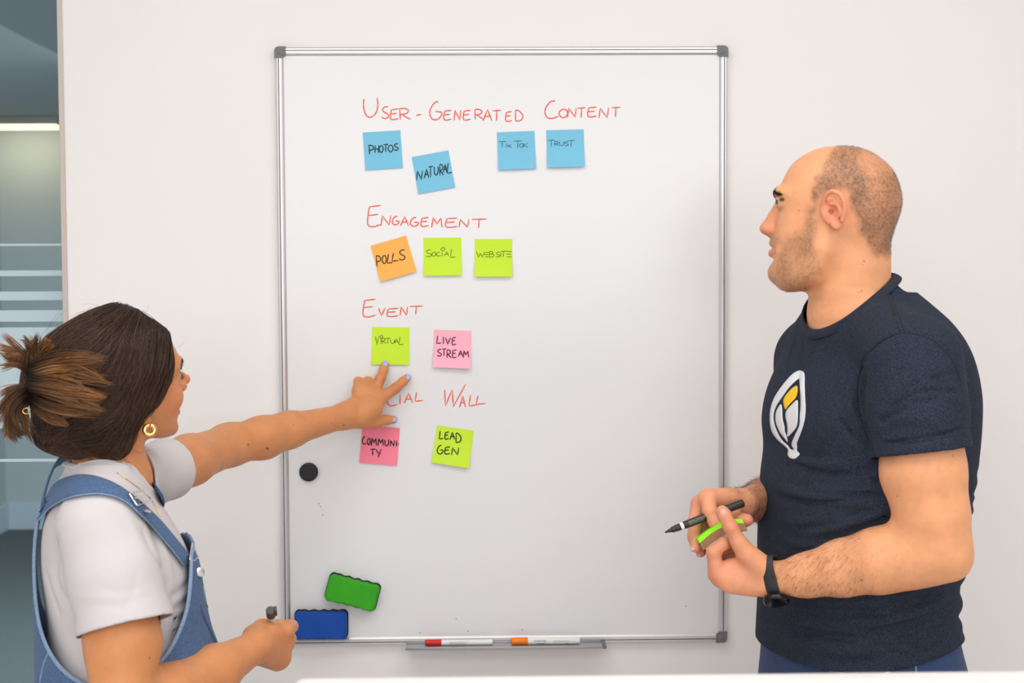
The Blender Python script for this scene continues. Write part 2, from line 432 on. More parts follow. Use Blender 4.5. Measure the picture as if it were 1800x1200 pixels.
# faint specks of old ink
M_SPECK = mat('ink_speck', srgb(120, 110, 110), 0.8)
for x, y in ((738, 1112), (918, 1107), (823, 1109), (560, 885), (563, 890), (567, 905), (1206, 1065), (802, 1087)):
    p = at(x, y, SY); MB().lathe(p, p + np.array([0, -0.001, 0]), [(0, 0.0012), (0.0004, 0.0008)], 8).build('ink_speck', M_SPECK, board)

# ------------------------------------------------------------------ sticky notes
def note_paper(name, c): return mat(name, c, 0.75, bump=(60, 0.08), noise=(9, 0.02), spec=0.3)
N_BLUE, N_ORNG = note_paper('blue_note_paper', srgb(126, 200, 230)), note_paper('orange_note_paper', srgb(253, 184, 92))
N_LIME, N_PINK = note_paper('lime_note_paper', srgb(205, 240, 62)), note_paper('hot_pink_note_paper', srgb(254, 136, 160))
N_ROSE = note_paper('pale_pink_note_paper', srgb(254, 184, 202))
I_BLUE, I_BLK = mat('marker_ink_on_blue', srgb(24, 48, 62), 0.6), mat('marker_ink_black', srgb(34, 26, 26), 0.6)
I_BRN, I_WINE, I_OLV = mat('marker_ink_on_orange', srgb(74, 36, 14), 0.6), mat('marker_ink_on_pink', srgb(112, 40, 62), 0.6), mat('pen_ink_on_lime', srgb(70, 92, 8), 0.6)
I_THIN = mat('pen_ink_on_blue', srgb(34, 84, 112), 0.6)
NS = 0.0762
def sticky_note(corners, paper, ink, word, org, sc, r, label, curl=0.005, skew=0.0):
    C = np.array([at(x, y, SY) for x, y in corners])          # tl, tr, br, bl
    c = C.mean(0); ex = (C[1] - C[0]) + (C[2] - C[3]); ex[1] = 0; ex /= np.linalg.norm(ex)
    ez = np.array([-ex[2], 0, ex[0]])
    size = 0.5 * (np.linalg.norm(C[1] - C[0]) + np.linalg.norm(C[2] - C[3]))
    hs = size / 2
    def surf(s, t, lift=0.0):                                   # s right, t up, from the centre
        q = np.clip((hs * 0.55 - t) / size, 0, 2)
        y = SY - 0.0004 - curl * q ** 2 * (1 + skew * s / hs) - lift
        return c * [1, 0, 1] + ex * s + ez * t + np.array([0, y, 0])
    n = 12; g = np.linspace(-hs, hs, n + 1)
    V = [surf(s, t, 0.00018) for t in g for s in g] + [surf(s, t, -0.00002) for t in g for s in g]
    m = n + 1; F = []
    for j in range(n):
        for i in range(n):
            a = j * m + i
            F.append([a, a + 1, a + m + 1, a + m]); F.append([m * m + a, m * m + a + m, m * m + a + m + 1, m * m + a + 1])
    for i in range(n):
        for a, b in ((i, i + 1), (n * m + i + 1, n * m + i), ((i + 1) * m, i * m), (i * m + n, (i + 1) * m + n)):
            F.append([a, m * m + a, m * m + b, b])
    o = link('sticky_note', np_mesh('sticky_note', V, F), paper)
    for p in o.data.polygons: p.use_smooth = False
    tag(o, label, 'sticky note', 'sticky notes on the whiteboard')
    def to3(x, y):
        p = at(x, y, SY) - c
        return surf(p @ ex, p @ ez, 0.0005)
    link('lettering', np_mesh('lettering', *ink_mesh(strokes(word, org, sc), to3, r)), ink, o)
    return o
THICK, THIN = 0.00115, 0.00062
sticky_note([(637.3, 233), (703.6, 229), (708.5, 295), (642.3, 299.5)], N_BLUE, I_BLUE,
  [('P', 165, 222, 572, 668), ('H', 235, 275, 570, 655), ('O', 280, 322, 575, 645), ('T', 325, 376, 562, 642), ('O', 375, 425, 570, 640), ('S', 435, 482, 555, 625)], o6, 6, THICK,
  'blue sticky note reading PHOTOS, at the left under the top red heading', 0.003)
sticky_note([(723, 276), (788, 264.5), (800.5, 329), (736, 341)], N_BLUE, I_BLUE,
  [('N', 675, 735, 838, 940), ('A', 755, 803, 820, 920), ('T', 797, 848, 795, 910), ('U', 860, 902, 795, 885), ('R', 916, 958, 775, 892), ('A', 957, 992, 770, 860), ('L', 996, 1046, 760, 872)], o6, 6, THICK,
  'tilted blue sticky note reading NATURAL on the whiteboard', 0.004)
sticky_note([(873.3, 232.7), (939.5, 230), (942.3, 296.5), (875.8, 299)], N_BLUE, I_THIN,
  [('T', 175, 268, 590, 665), ('I', 258, 272, 625, 665), ('.', 262, 270, 610, 618), ('k', 285, 328, 622, 660), ('T', 350, 455, 583, 675), ('O', 420, 465, 615, 658), ('K', 465, 525, 608, 662)], o67, 6.667, THIN,
  'blue sticky note with thin writing reading Tik Tok on the whiteboard', 0.010)
sticky_note([(960, 229), (1025.8, 227), (1027.8, 293.5), (961.8, 295)], N_BLUE, I_THIN,
  [('T', 755, 838, 575, 655), ('R', 830, 885, 590, 645), ('U', 890, 940, 590, 640), ('S', 945, 997, 593, 642), ('T', 985, 1070, 578, 655)], o67, 6.667, THIN,
  'blue sticky note with thin writing reading TRUST, rightmost of the blue notes', 0.012)
o62 = (630, 340)
sticky_note([(651, 432), (714.6, 413.8), (731.5, 477), (669, 495)], N_ORNG, I_BRN,
  [('P', 190, 245, 680, 797), ('O', 260, 305, 675, 762), ('L', 316, 375, 660, 765), ('L', 368, 440, 648, 742), ('S', 443, 512, 615, 725)], o62, 6.207, THICK,
  'tilted orange sticky note reading POLLS on the whiteboard', 0.010)
sticky_note([(744.4, 418.5), (810.4, 417.7), (812, 483.4), (744.9, 484)], N_LIME, I_OLV,
  [('S', 735, 800, 615, 690), ('O', 802, 845, 640, 682), ('C', 850, 900, 640, 682), ('I', 908, 920, 640, 682), ('o', 898, 945, 590, 626), ('A', 937, 987, 633, 682), ('L', 1005, 1062, 605, 702)], o62, 6.207, THIN,
  'lime green sticky note reading SOCIAL in thin pen on the whiteboard', 0.010)
sticky_note([(834, 420), (899.9, 420), (901, 486), (834.6, 486)], N_LIME, I_OLV,
  [('w', 1285, 1378, 630, 697), ('e', 1375, 1425, 642, 690), ('B', 1425, 1480, 632, 692), ('S', 1500, 1547, 640, 692), ('I', 1546, 1560, 635, 688), ('T', 1550, 1617, 627, 692), ('e', 1608, 1676, 632, 690)], o62, 6.207, THIN,
  'lime green sticky note reading WEB SITE in thin pen on the whiteboard', 0.014)
o75 = (620, 510)
sticky_note([(654.7, 574.7), (720, 575.6), (719.3, 641), (652.4, 639.6)], N_LIME, I_OLV,
  [('V', 300, 347, 600, 717), ('I', 365, 380, 640, 706), ('o', 358, 396, 595, 633), ('R', 385, 437, 630, 702), ('T', 430, 502, 630, 706), ('U', 500, 552, 645, 700), ('A', 550, 602, 640, 700), ('L', 610, 672, 615, 722)], o75, 7.5, THIN,
  'lime green sticky note reading VIRTUAL that the woman points at', 0.006)
sticky_note([(763, 579.6), (828.7, 581.7), (827, 646.7), (760.7, 644.7)], N_ROSE, I_WINE,
  [('L', 1108, 1170, 600, 706), ('I', 1188, 1204, 610, 710), ('V', 1225, 1290, 620, 712), ('E', 1310, 1362, 620, 717), ('S', 1115, 1172, 778, 866), ('T', 1175, 1236, 772, 866), ('R', 1240, 1300, 785, 890), ('E', 1315, 1370, 785, 886), ('A', 1393, 1450, 790, 872), ('M', 1458, 1527, 790, 886)], o75, 7.5, 0.0012,
  'pale pink sticky note reading LIVE STREAM on the whiteboard', 0.016, 0.2)
o5 = (560, 600)
sticky_note([(637, 749), (704, 752.4), (697.4, 817.6), (631.4, 811)], N_PINK, I_BLK,
  [('C', 385, 420, 835, 900), ('O', 430, 455, 850, 906), ('M', 464, 509, 845, 915), ('M', 523, 569, 850, 915), ('U', 583, 616, 860, 917), ('N', 630, 667, 865, 922), ('I', 680, 692, 870, 922), ('.', 697, 707, 893, 905), ('T', 455, 500, 945, 1000), ('Y', 505, 552, 945, 1017)], o5, 5, 0.0012,
  'hot pink sticky note reading COMMUNI-TY under the pointing hand', 0.004)
sticky_note([(768.4, 747.4), (833, 756.6), (824, 821.6), (758.4, 812)], N_LIME, I_BLK,
  [('L', 1062, 1096, 785, 860), ('E', 1110, 1146, 795, 857), ('A', 1155, 1196, 795, 862), ('D', 1205, 1252, 805, 887), ('G', 1043, 1096, 910, 985), ('E', 1110, 1156, 925, 987), ('N', 1170, 1232, 930, 997)], o5, 5, 0.0012,
  'lime green sticky note reading LEAD GEN at the bottom of the notes', 0.012, 0.2)

# ------------------------------------------------------------------ erasers, magnet, tray markers
def eraser(c, ang, L, H, body_m, label):
    e = empty('board_eraser', c); M = Matrix.Translation(Vector(c)) @ Matrix.Rotation(ang, 4, 'Y')
    def outline(l, h, amp):
        pts = []; r = 0.010
        for cx, cz, a0 in ((l - r, h - r, 0), (-l + r, h - r, 90), (-l + r, -h + r, 180), (l - r, -h + r, 270)):
            for a in np.linspace(a0, a0 + 90, 7): pts.append((cx + r * math.cos(math.radians(a)), cz + r * math.sin(math.radians(a))))
            if a0 in (0, 180):
                sg = -1 if a0 == 0 else 1
                for t in np.linspace(0.02, 0.98, 40):
                    x = sg * (t * 2 - 1) * (l - r)
                    pts.append((x, (-sg) * (h + amp * (math.cos(t * 2 * math.pi * 4.5) - 1) / 2 * math.sin(math.pi * t) ** 0.3)))
        return pts
    f = MB().poly_prism(outline(L / 2 + 0.0014, H / 2 + 0.0014, 0.0024), 0, -0.008, M).build('felt', mat('black_felt', (0.012, 0.012, 0.014), 0.95, bump=(500, 0.8)), e)
    MB().poly_prism(outline(L / 2, H / 2, 0.0018), -0.006, -0.025, M, [(-0.017, 0.0), (-0.0205, 0.0007), (-0.0235, 0.0025), (-0.025, 0.0055)]).build('cover', body_m, e, True, 0.9)
    tag(e, label, 'board eraser', 'magnetic board erasers'); return e
p = at(620.5, 1038.5, SY); eraser((p[0], SY - 0.0003, p[2]), math.radians(15.0), 0.104, 0.0545, mat('green_foam', srgb(54, 168, 22), 0.8, bump=(500, 0.3), noise=(30, 0.08)), 'green foam board eraser stuck tilted above the blue one')
p = at(566, 1094, SY); eraser((p[0], -0.0182, p[2]), math.radians(0.4), 0.105, 0.056, mat('blue_foam', srgb(0, 72, 165), 0.8, bump=(500, 0.3), noise=(30, 0.08)), 'blue foam board eraser at the lower left corner of the whiteboard')
p = at(543, 829, SY)
mg = MB().lathe((p[0], SY, p[2]), (p[0], SY - 1, p[2]), [(0, 0.0188), (0.006, 0.0188), (0.0078, 0.0178), (0.0085, 0.016), (0.0078, 0.0155), (0.0078, 0.002)], 48).build('round_magnet', mat('black_plastic', (0.012, 0.012, 0.016), 0.35), None, True)
tag(mg, 'round black magnet stuck on the left of the whiteboard', 'magnet')

def text_obj(body, size, loc, xdir, up, material, parent, name='lettering', bold=0.0, sx=1.0):
    cu = bpy.data.curves.new('t', 'FONT'); cu.body = body; cu.size = size; cu.offset = bold; cu.extrude = 0.00005; cu.resolution_u = 3
    cu.align_y = 'CENTER'
    o = bpy.data.objects.new('t', cu); COL.objects.link(o)
    dg = bpy.context.evaluated_depsgraph_get(); me = bpy.data.meshes.new_from_object(o.evaluated_get(dg))
    bpy.data.objects.remove(o)
    x, u = Vector(xdir).normalized(), Vector(up).normalized(); n = x.cross(u)
    M = Matrix(((x.x * sx, u.x, n.x, loc[0]), (x.y * sx, u.y, n.y, loc[1]), (x.z * sx, u.z, n.z, loc[2]), (0, 0, 0, 1)))
    me.transform(M); me.name = name
    return link(name, me, material, parent)
M_WHITE = mat('white_plastic', (0.86, 0.86, 0.85), 0.35)
M_PRINT = mat('printed_ink', (0.04, 0.04, 0.045), 0.5)
M_PRINTG = mat('printed_grey_ink', (0.35, 0.35, 0.36), 0.5)
def tray_marker(px0, pxc, px1, pyc, capm, lines, label, rad=0.0063):
    Y = -0.038
    a, c, b = at(px0, pyc, Y)[0], at(pxc, pyc, Y)[0], at(px1, pyc, Y)[0]; z = tz + 0.0002 + rad
    e = empty('whiteboard_marker', (a, Y, z))
    MB().lathe((a, Y, z), (1e3, Y, z), [(0, rad * .82), (0.0008, rad * .96), (0.003, rad), (c - a - 0.0005, rad * 1.01), (c - a, rad * .97)], 40).build('cap', capm, e, True)
    MB().lathe((c, Y, z), (1e3, Y, z), [(0, rad * .93), (0.0005, rad * .95), (b - c - 0.001, rad * .95), (b - c, rad * .88)], 40).build('barrel', M_WHITE, e, True)
    for txt, size, x, dz, m in lines:
        yy = Y - math.sqrt(max((rad * .96) ** 2 - dz ** 2, 0)) - 0.0003
        text_obj(txt, size, (at(x, pyc, Y)[0], yy, z + dz), (1, 0, 0), (0, dz, 1 if True else 0) if False else (0, 0, 1), m, e)
    tag(e, label, 'marker', 'markers on the pen tray'); return e
tray_marker(747, 776, 866, 1122.5, mat('red_cap', srgb(212, 26, 30), 0.35),
  [('permanent quality dry wipe ink for whiteboards', 0.0020, 790, 0.0024, M_PRINTG), ('refillable bullet tip 2 mm xylene free', 0.0020, 790, 0.0006, M_PRINTG), ('made in Germany  dry safe ink airplane safe', 0.0020, 790, -0.0016, M_PRINT), ('keep horizontal  cap tightly after use', 0.0020, 790, -0.0034, M_PRINTG)],
  'whiteboard marker with a red cap lying on the pen tray', 0.0058)
tray_marker(899, 928, 1019, 1121, mat('orange_cap', srgb(250, 132, 14), 0.35),
  [('STAEDTLER', 0.0048, 938.5, 0.0012, M_PRINT), ('whiteboard marker', 0.0042, 972, 0.0012, M_PRINTG), ('Lumocolor', 0.0040, 943, -0.0040, M_PRINT), ('EN 71', 0.0030, 994, -0.0040, M_PRINT)],
  'whiteboard marker with an orange cap lying on the pen tray', 0.0072)

# ------------------------------------------------------------------ monitor in the foreground
M_MON = mat('monitor_white', (0.86, 0.85, 0.83), 0.4)
MY = CAM[1] + 1.35
ml, mr = at(516, 1192, MY + 0.03), at(1870, 1192, MY + 0.03); mtop = float(at(1100, 1184.5, MY + 0.03)[2])
desk = empty('desk', (0.25, MY, 0))
tag(desk, 'white desk in front of the camera under the monitor', 'desk')
mon = empty('computer_monitor', (0.3, MY, 0.75))
tag(mon, 'white computer monitor whose rounded top edge crosses the bottom of the view', 'monitor')
def rrect(xa, xb, za, zb, r):
    return [(cx + r * math.cos(math.radians(a)), cz + r * math.sin(math.radians(a))) for cx, cz, a0 in ((xb - r, zb - r, 0), (xa + r, zb - r, 90), (xa + r, za + r, 180), (xb - r, za + r, 270)) for a in np.linspace(a0, a0 + 90, 8)]
MB().poly_prism(rrect(ml[0], mr[0], mtop - 0.36, mtop, 0.012), MY, MY + 0.03, taper=[(MY + 0.026, 0.0), (MY + 0.03, 0.004)]).build('casing', M_MON, mon, True)
xm = (ml[0] + mr[0]) / 2
MB().box((xm - 0.03, MY + 0.03, 0.775), (xm + 0.03, MY + 0.06, mtop - 0.12), 0.004).box((xm - 0.12, MY - 0.06, 0.7552), (xm + 0.12, MY + 0.14, 0.775), 0.003).build('stand', M_MON, mon)
MB().box((xm - 0.8, MY - 0.45, 0.73), (xm + 0.75, MY + 0.22, 0.755), 0.004).build('desktop', M_MON, desk)
for sx in (-0.72, 0.67):
    for sy in (-0.4, 0.17):
        MB().box((xm + sx - 0.025, MY + sy - 0.025, 0), (xm + sx + 0.025, MY + sy + 0.025, 0.73), 0.003).build('leg', M_ALU, desk)
# ------------------------------------------------------------------ implicit-surface modelling (figures and clothes)
def unit(v): v = np.asarray(v, float); return v / np.linalg.norm(v)
class Frame:
    """local frame: o origin, f forward, s towards the camera side, u up"""
    def __init__(s, o, f, sd, u): s.o, s.f, s.s, s.u = [np.asarray(a, float) for a in (o, f, sd, u)]
    def p(s, f=0, sd=0, u=0): return s.o + s.f * f + s.s * sd + s.u * u
    def loc(s, P): q = np.asarray(P) - s.o; return np.stack([q @ s.f, q @ s.s, q @ s.u], -1)
class Solid:
    def __init__(s, h): s.h = h; s.ops = []
    def _add(s, lo, hi, fn, k, op):
        m = abs(k) + 3 * s.h
        s.ops.append((np.asarray(lo) - m, np.asarray(hi) + m, fn, k, op))
    def chain(s, pts, rad, k=0.01, op='+', side=None, flat=None, ki=0.0, clip=None):
        """rounded tapering limb through pts; side/flat: flattened cross-section (flat<1 squeezes across side)"""
        pts = [np.asarray(p, float) for p in pts]; n = len(pts)
        if np.ndim(rad) == 0: rad = [rad] * n
        flats = [flat if np.ndim(flat) == 0 else f for f in (flat if np.ndim(flat) else [flat] * n)] if flat is not None else None
        P = np.array(pts); R = max(rad) * 1.05
        def fn(X, Y, Z):
            D = None
            for i in range(n - 1):
                a, b = pts[i], pts[i + 1]; ab = b - a; L2 = ab @ ab + 1e-12
                px, py, pz = X - a[0], Y - a[1], Z - a[2]
                t = np.clip((px * ab[0] + py * ab[1] + pz * ab[2]) / L2, 0, 1)
                qx, qy, qz = px - t * ab[0], py - t * ab[1], pz - t * ab[2]
                r = rad[i] + (rad[i + 1] - rad[i]) * t
                l2 = qx * qx + qy * qy + qz * qz
                if side is None: d = np.sqrt(l2) - r
                else:
                    sv = np.asarray(side if np.ndim(side) == 1 else side[i], float); w = ab / math.sqrt(L2); sv = sv - w * (sv @ w); sv /= np.linalg.norm(sv)
                    g = flats[i] + (flats[i + 1] - flats[i]) * t
                    c = qx * sv[0] + qy * sv[1] + qz * sv[2]
                    e2 = l2 - c * c + (c / g) ** 2; e = np.sqrt(e2) + 1e-9
                    d = (e - r) * e / (np.sqrt(l2 - c * c + (c / g / g) ** 2) + 1e-9)
                if D is None: D = d
                elif ki: h = np.maximum(ki - np.abs(D - d), 0) / ki; D = np.minimum(D, d) - h * h * ki / 4
                else: D = np.minimum(D, d)
            if clip is not None:
                o, w = clip; D = np.maximum(D, (X - o[0]) * w[0] + (Y - o[1]) * w[1] + (Z - o[2]) * w[2])
            return D
        s._add(P.min(0) - R, P.max(0) + R, fn, k, op); return s
    def ell(s, c, r, axes=None, k=0.01, op='+'):
        c = np.asarray(c, float); r = np.asarray(r, float); A = np.eye(3) if axes is None else np.array([unit(a) for a in axes])
        ext = np.sqrt(((A * r[:, None]) ** 2).sum(0))
        def fn(X, Y, Z):
            px, py, pz = X - c[0], Y - c[1], Z - c[2]
            q = [(px * A[i, 0] + py * A[i, 1] + pz * A[i, 2]) / r[i] for i in range(3)]
            k0 = np.sqrt(q[0] ** 2 + q[1] ** 2 + q[2] ** 2); k1 = np.sqrt((q[0] / r[0]) ** 2 + (q[1] / r[1]) ** 2 + (q[2] / r[2]) ** 2)
            return k0 * (k0 - 1) / (k1 + 1e-6)
        s._add(c - ext, c + ext, fn, k, op); return s
    def loft(s, fr, rows, k=0.01, op='+', grow=0.0, disp=None):
        """rows (u, centre f, front depth, back depth, half width, exponent) stacked along fr.u"""
        R = np.array(rows, float); R = R[np.argsort(R[:, 0])]
        T = catmull(R, 12); T = T[np.argsort(T[:, 0])]
        ex = max(T[:, 2].max(), T[:, 3].max(), T[:, 4].max()) + abs(T[:, 1]).max() + grow
        c = [fr.p(f, sd, u) for f in (-ex, ex) for sd in (-ex, ex) for u in (T[0, 0] - grow, T[-1, 0] + grow)]
        def fn(X, Y, Z):
            px, py, pz = X - fr.o[0], Y - fr.o[1], Z - fr.o[2]
            f = px * fr.f[0] + py * fr.f[1] + pz * fr.f[2]; sd = px * fr.s[0] + py * fr.s[1] + pz * fr.s[2]; u = px * fr.u[0] + py * fr.u[1] + pz * fr.u[2]
            g = [np.interp(u, T[:, 0], T[:, i]) for i in range(1, 6)]
            ff = f - g[0]; dep = np.where(ff > 0, g[1], g[2]) + grow; w = g[3] + grow; n = g[4]
            a, b = np.abs(ff) / dep, np.abs(sd) / w
            nm = (a ** n + b ** n + 1e-12) ** (1 / n)
            rad = np.sqrt(ff * ff + sd * sd) + 1e-6
            d = (nm - 1) * np.minimum(rad / np.maximum(nm, 1e-3), np.maximum(dep, w))
            d = np.maximum(d, np.maximum(T[0, 0] - grow - u, u - T[-1, 0] - grow))
            if disp is not None: d = d + disp(f, sd, u)
            return d.astype(np.float32)
        s._add(np.min(c, 0), np.max(c, 0), fn, k, op); return s
    def star(s, fr, prof, cen, w, k=0.01, n=2.4, grow=0.0, op='+'):
        """head: the profile outline (f, u) seen from the side, bulged sideways; w(theta) rows (deg, half width)"""
        P = catmull(prof, 8, True) - np.asarray(cen); th = np.arctan2(P[:, 1], P[:, 0]); rr = np.hypot(P[:, 0], P[:, 1]); o = np.argsort(th); th, rr = th[o], rr[o]
        th = np.concatenate([th - 2 * math.pi, th, th + 2 * math.pi]); rr = np.tile(rr, 3)
        W = np.array(w, float); wt = np.radians(W[:, 0]); wv = W[:, 1]; wt = np.concatenate([wt - 2 * math.pi, wt, wt + 2 * math.pi]); wv = np.tile(wv, 3); w0 = float(np.mean(W[:, 1]))
        tg = np.radians(np.arange(-180, 181, 1.0)); rg = np.interp(tg, th, rr)[:-1]; kk = np.exp(-(np.arange(-40, 41) / 12.0) ** 2); kk /= kk.sum()
        rb = np.convolve(np.concatenate([rg[-40:], rg, rg[:40]]), kk, 'valid'); rb = np.append(rb, rb[0])
        ex = rr.max() + grow; c0 = fr.p(cen[0], 0, cen[1])
        def fn(X, Y, Z):
            px, py, pz = X - c0[0], Y - c0[1], Z - c0[2]
            f = px * fr.f[0] + py * fr.f[1] + pz * fr.f[2]; sd = px * fr.s[0] + py * fr.s[1] + pz * fr.s[2]; u = px * fr.u[0] + py * fr.u[1] + pz * fr.u[2]
            t = np.arctan2(u, f); rho = np.sqrt(f * f + u * u)
            Ra, Rb = np.interp(t, th, rr), np.interp(t, tg, rb); R = Rb + (Ra - Rb) * np.exp(-(sd / 0.028) ** 2) + grow; q = rho / R
            sm = np.clip(q * 1.6, 0, 1); sm = sm * sm * (3 - 2 * sm)
            ww = w0 + (np.interp(t, wt, wv) - w0) * sm + grow
            b = np.abs(sd) / ww
            nm = (q ** n + b ** n + 1e-12) ** (1 / n); l = np.sqrt(rho * rho + sd * sd) + 1e-6
            return ((nm - 1) * np.minimum(l / np.maximum(nm, 1e-3), 0.12)).astype(np.float32)
        s._add(c0 - ex, c0 + ex, fn, k, op); return s
    def cut(s, o, nrm, lo, hi, k=0.002):
        """removes everything on the side nrm of a plane inside a box"""
        o, nrm = np.asarray(o, float), unit(nrm)
        s._add(lo, hi, lambda X, Y, Z: -((X - o[0]) * nrm[0] + (Y - o[1]) * nrm[1] + (Z - o[2]) * nrm[2]), k, '-'); return s
    def fold(s, pts, wdt, amp):
        """crease (amp>0) or ridge (amp<0) along a polyline"""
        pts = [np.asarray(p, float) for p in pts]; P = np.array(pts)
        def fn(X, Y, Z):
            D = None; n = len(pts) - 1; A = 0
            for i in range(n):
                a, b = pts[i], pts[i + 1]; ab = b - a; L2 = ab @ ab + 1e-12
                px, py, pz = X - a[0], Y - a[1], Z - a[2]
                t = np.clip((px * ab[0] + py * ab[1] + pz * ab[2]) / L2, 0, 1)
                d = (px - t * ab[0]) ** 2 + (py - t * ab[1]) ** 2 + (pz - t * ab[2]) ** 2
                tt = (i + t) / n
                D, A = (d, tt) if D is None else (np.minimum(D, d), np.where(d < D, tt, A))
            return amp * np.exp(-D / wdt ** 2) * np.sqrt(np.clip(4 * A * (1 - A), 0.0, 1))
        s._add(P.min(0) - 2.4 * wdt, P.max(0) + 2.4 * wdt, fn, 0, '~'); return s
    def drape(s, lo, hi, fn):
        s._add(lo, hi, fn, 0, '~'); return s
    def mesh(s, smooth=1, tile=56):
        h = s.h; lo = np.min([o[0] for o in s.ops if o[4] == '+'], 0); hi = np.max([o[1] for o in s.ops if o[4] == '+'], 0)
        N = np.ceil((hi - lo) / h).astype(int) + 2; NY, NZ = int(N[1]) + 2, int(N[2]) + 2
        BIG = np.float32(0.08)
        KV, PV, KF = [], [], []
        OL = np.array([o[0] for o in s.ops]); OH = np.array([o[1] for o in s.ops]); plus = np.array([o[4] == '+' for o in s.ops])
        for ti in range(0, N[0], tile):
            for tj in range(0, N[1], tile):
                for tk in range(0, N[2], tile):
                    i0 = np.array([ti, tj, tk]); i1 = np.minimum(i0 + tile, N)
                    a, b = lo + i0 * h, lo + i1 * h
                    hit = ((OL < b) & (OH > a)).all(1)
                    if not (hit & plus).any(): continue
                    ax = [(lo[c] + np.arange(i0[c], i1[c] + 1) * h).astype(np.float32) for c in range(3)]
                    Fd = np.full([len(q) for q in ax], BIG, np.float32)
                    for oi in np.nonzero(hit)[0]:
                        l, hg, fn, k, op = s.ops[oi]
                        sl = tuple(slice(int(np.searchsorted(ax[c], l[c])), int(np.searchsorted(ax[c], hg[c], 'right'))) for c in range(3))
                        if any(q.stop <= q.start for q in sl): continue
                        X, Y, Z = ax[0][sl[0]][:, None, None], ax[1][sl[1]][None, :, None], ax[2][sl[2]][None, None, :]
                        d = np.asarray(fn(X, Y, Z), np.float32); A = Fd[sl]
                        if op == '~': Fd[sl] = A + d; continue
                        if op == '-':
                            if k: e = np.maximum(k - np.abs(A + d), 0) / k; Fd[sl] = np.maximum(A, -d) + e * e * (k / 4)
                            else: Fd[sl] = np.maximum(A, -d)
                        else:
                            if k: e = np.maximum(k - np.abs(A - d), 0) / k; Fd[sl] = np.minimum(A, d) - e * e * (k / 4)
                            else: Fd[sl] = np.minimum(A, d)
                    S = Fd < 0
                    if not S.any() or S.all(): continue
                    cnt = np.zeros([q - 1 for q in S.shape], np.int8)
                    for dx in (0, 1):
                        for dy in (0, 1):
                            for dz in (0, 1): cnt += S[dx:S.shape[0] - 1 + dx, dy:S.shape[1] - 1 + dy, dz:S.shape[2] - 1 + dz]
                    I = np.argwhere((cnt > 0) & (cnt < 8))
                    if len(I):
                        cs = [(dx, dy, dz) for dx in (0, 1) for dy in (0, 1) for dz in (0, 1)]
                        val = np.stack([Fd[I[:, 0] + c[0], I[:, 1] + c[1], I[:, 2] + c[2]] for c in cs], 1)
                        acc = np.zeros((len(I), 3)); num = np.zeros(len(I))
                        for x in range(8):
                            for y in range(x + 1, 8):
                                if sum(abs(np.array(cs[x]) - np.array(cs[y]))) != 1: continue
                                va, vb = val[:, x], val[:, y]; m = (va < 0) != (vb < 0)
                                t = np.where(m, va / np.where(m, va - vb, 1), 0)
                                p = np.array(cs[x]) + (np.array(cs[y]) - np.array(cs[x])) * t[:, None]
                                acc += p * m[:, None]; num += m
                        g = I + i0
                        KV.append((g[:, 0].astype(np.int64) * NY + g[:, 1]) * NZ + g[:, 2]); PV.append(lo + h * (g + acc / num[:, None]))
                    for c in range(3):
                        A = S[tuple(slice(0, -1) if q == c else slice(None) for q in range(3))]; B = S[tuple(slice(1, None) if q == c else slice(None) for q in range(3))]
                        # an edge belongs to the tile that owns its lower node (nodes [i0, i1))
                        own = [slice(0, i1[q] - i0[q]) for q in range(3)]
                        A, B = A[tuple(own)], B[tuple(own)]
                        E = np.argwhere(A != B)
                        if not len(E): continue
                        sg = A[E[:, 0], E[:, 1], E[:, 2]]; g = (E + i0).astype(np.int64)
                        u, v = (c + 1) % 3, (c + 2) % 3; q = []
                        for du, dv in ((-1, -1), (0, -1), (0, 0), (-1, 0)):
                            w = g.copy(); w[:, u] += du; w[:, v] += dv; q.append((w[:, 0] * NY + w[:, 1]) * NZ + w[:, 2])
                        q = np.stack(q, 1); q = np.where(sg[:, None], q, q[:, ::-1]); KF.append(q)
        K = np.concatenate(KV); P = np.concatenate(PV); F = np.concatenate(KF)
        K, ix = np.unique(K, return_index=True); P = P[ix]
        Fi = np.searchsorted(K, F); Fi = np.clip(Fi, 0, len(K) - 1); ok = (K[Fi] == F).all(1); Fi = Fi[ok]
        return relax(P, Fi, smooth), Fi
def relax(P, F, it, lam=0.5):
    n = len(P); e = np.concatenate([F[:, [0, 1]], F[:, [1, 2]], F[:, [2, 3]], F[:, [3, 0]]])
    for _ in range(it):
        for l in (lam, -lam * 1.02):
            d = np.bincount(e[:, 0], minlength=n) + np.bincount(e[:, 1], minlength=n)
            Q = np.stack([np.bincount(e[:, 0], P[e[:, 1], c], n) + np.bincount(e[:, 1], P[e[:, 0], c], n) for c in range(3)], 1) / np.maximum(d, 1)[:, None]
            P = P + l * (Q - P)
    return P
def vnormals(V, F):
    n = np.cross(V[F[:, 2]] - V[F[:, 0]], V[F[:, 3]] - V[F[:, 1]]); N = np.zeros_like(V)
    for c in range(4):
        for a in range(3): N[:, a] += np.bincount(F[:, c], n[:, a], len(V))
    return N / (np.linalg.norm(N, axis=1, keepdims=True) + 1e-12)
def biggest(V, F):
    """keeps the largest connected piece"""
    lab = np.arange(len(V))
    while True:
        m = lab[F].min(1); new = lab.copy()
        for c in range(4): np.minimum.at(new, F[:, c], m)
        new = new[new]
        if (new == lab).all(): break
        lab = new
    u, c = np.unique(lab[F[:, 0]], return_counts=True); keep = lab[F[:, 0]] == u[c.argmax()]
    F = F[keep]; used = np.unique(F); mp = np.full(len(V), -1); mp[used] = np.arange(len(used))
    return V[used], mp[F]
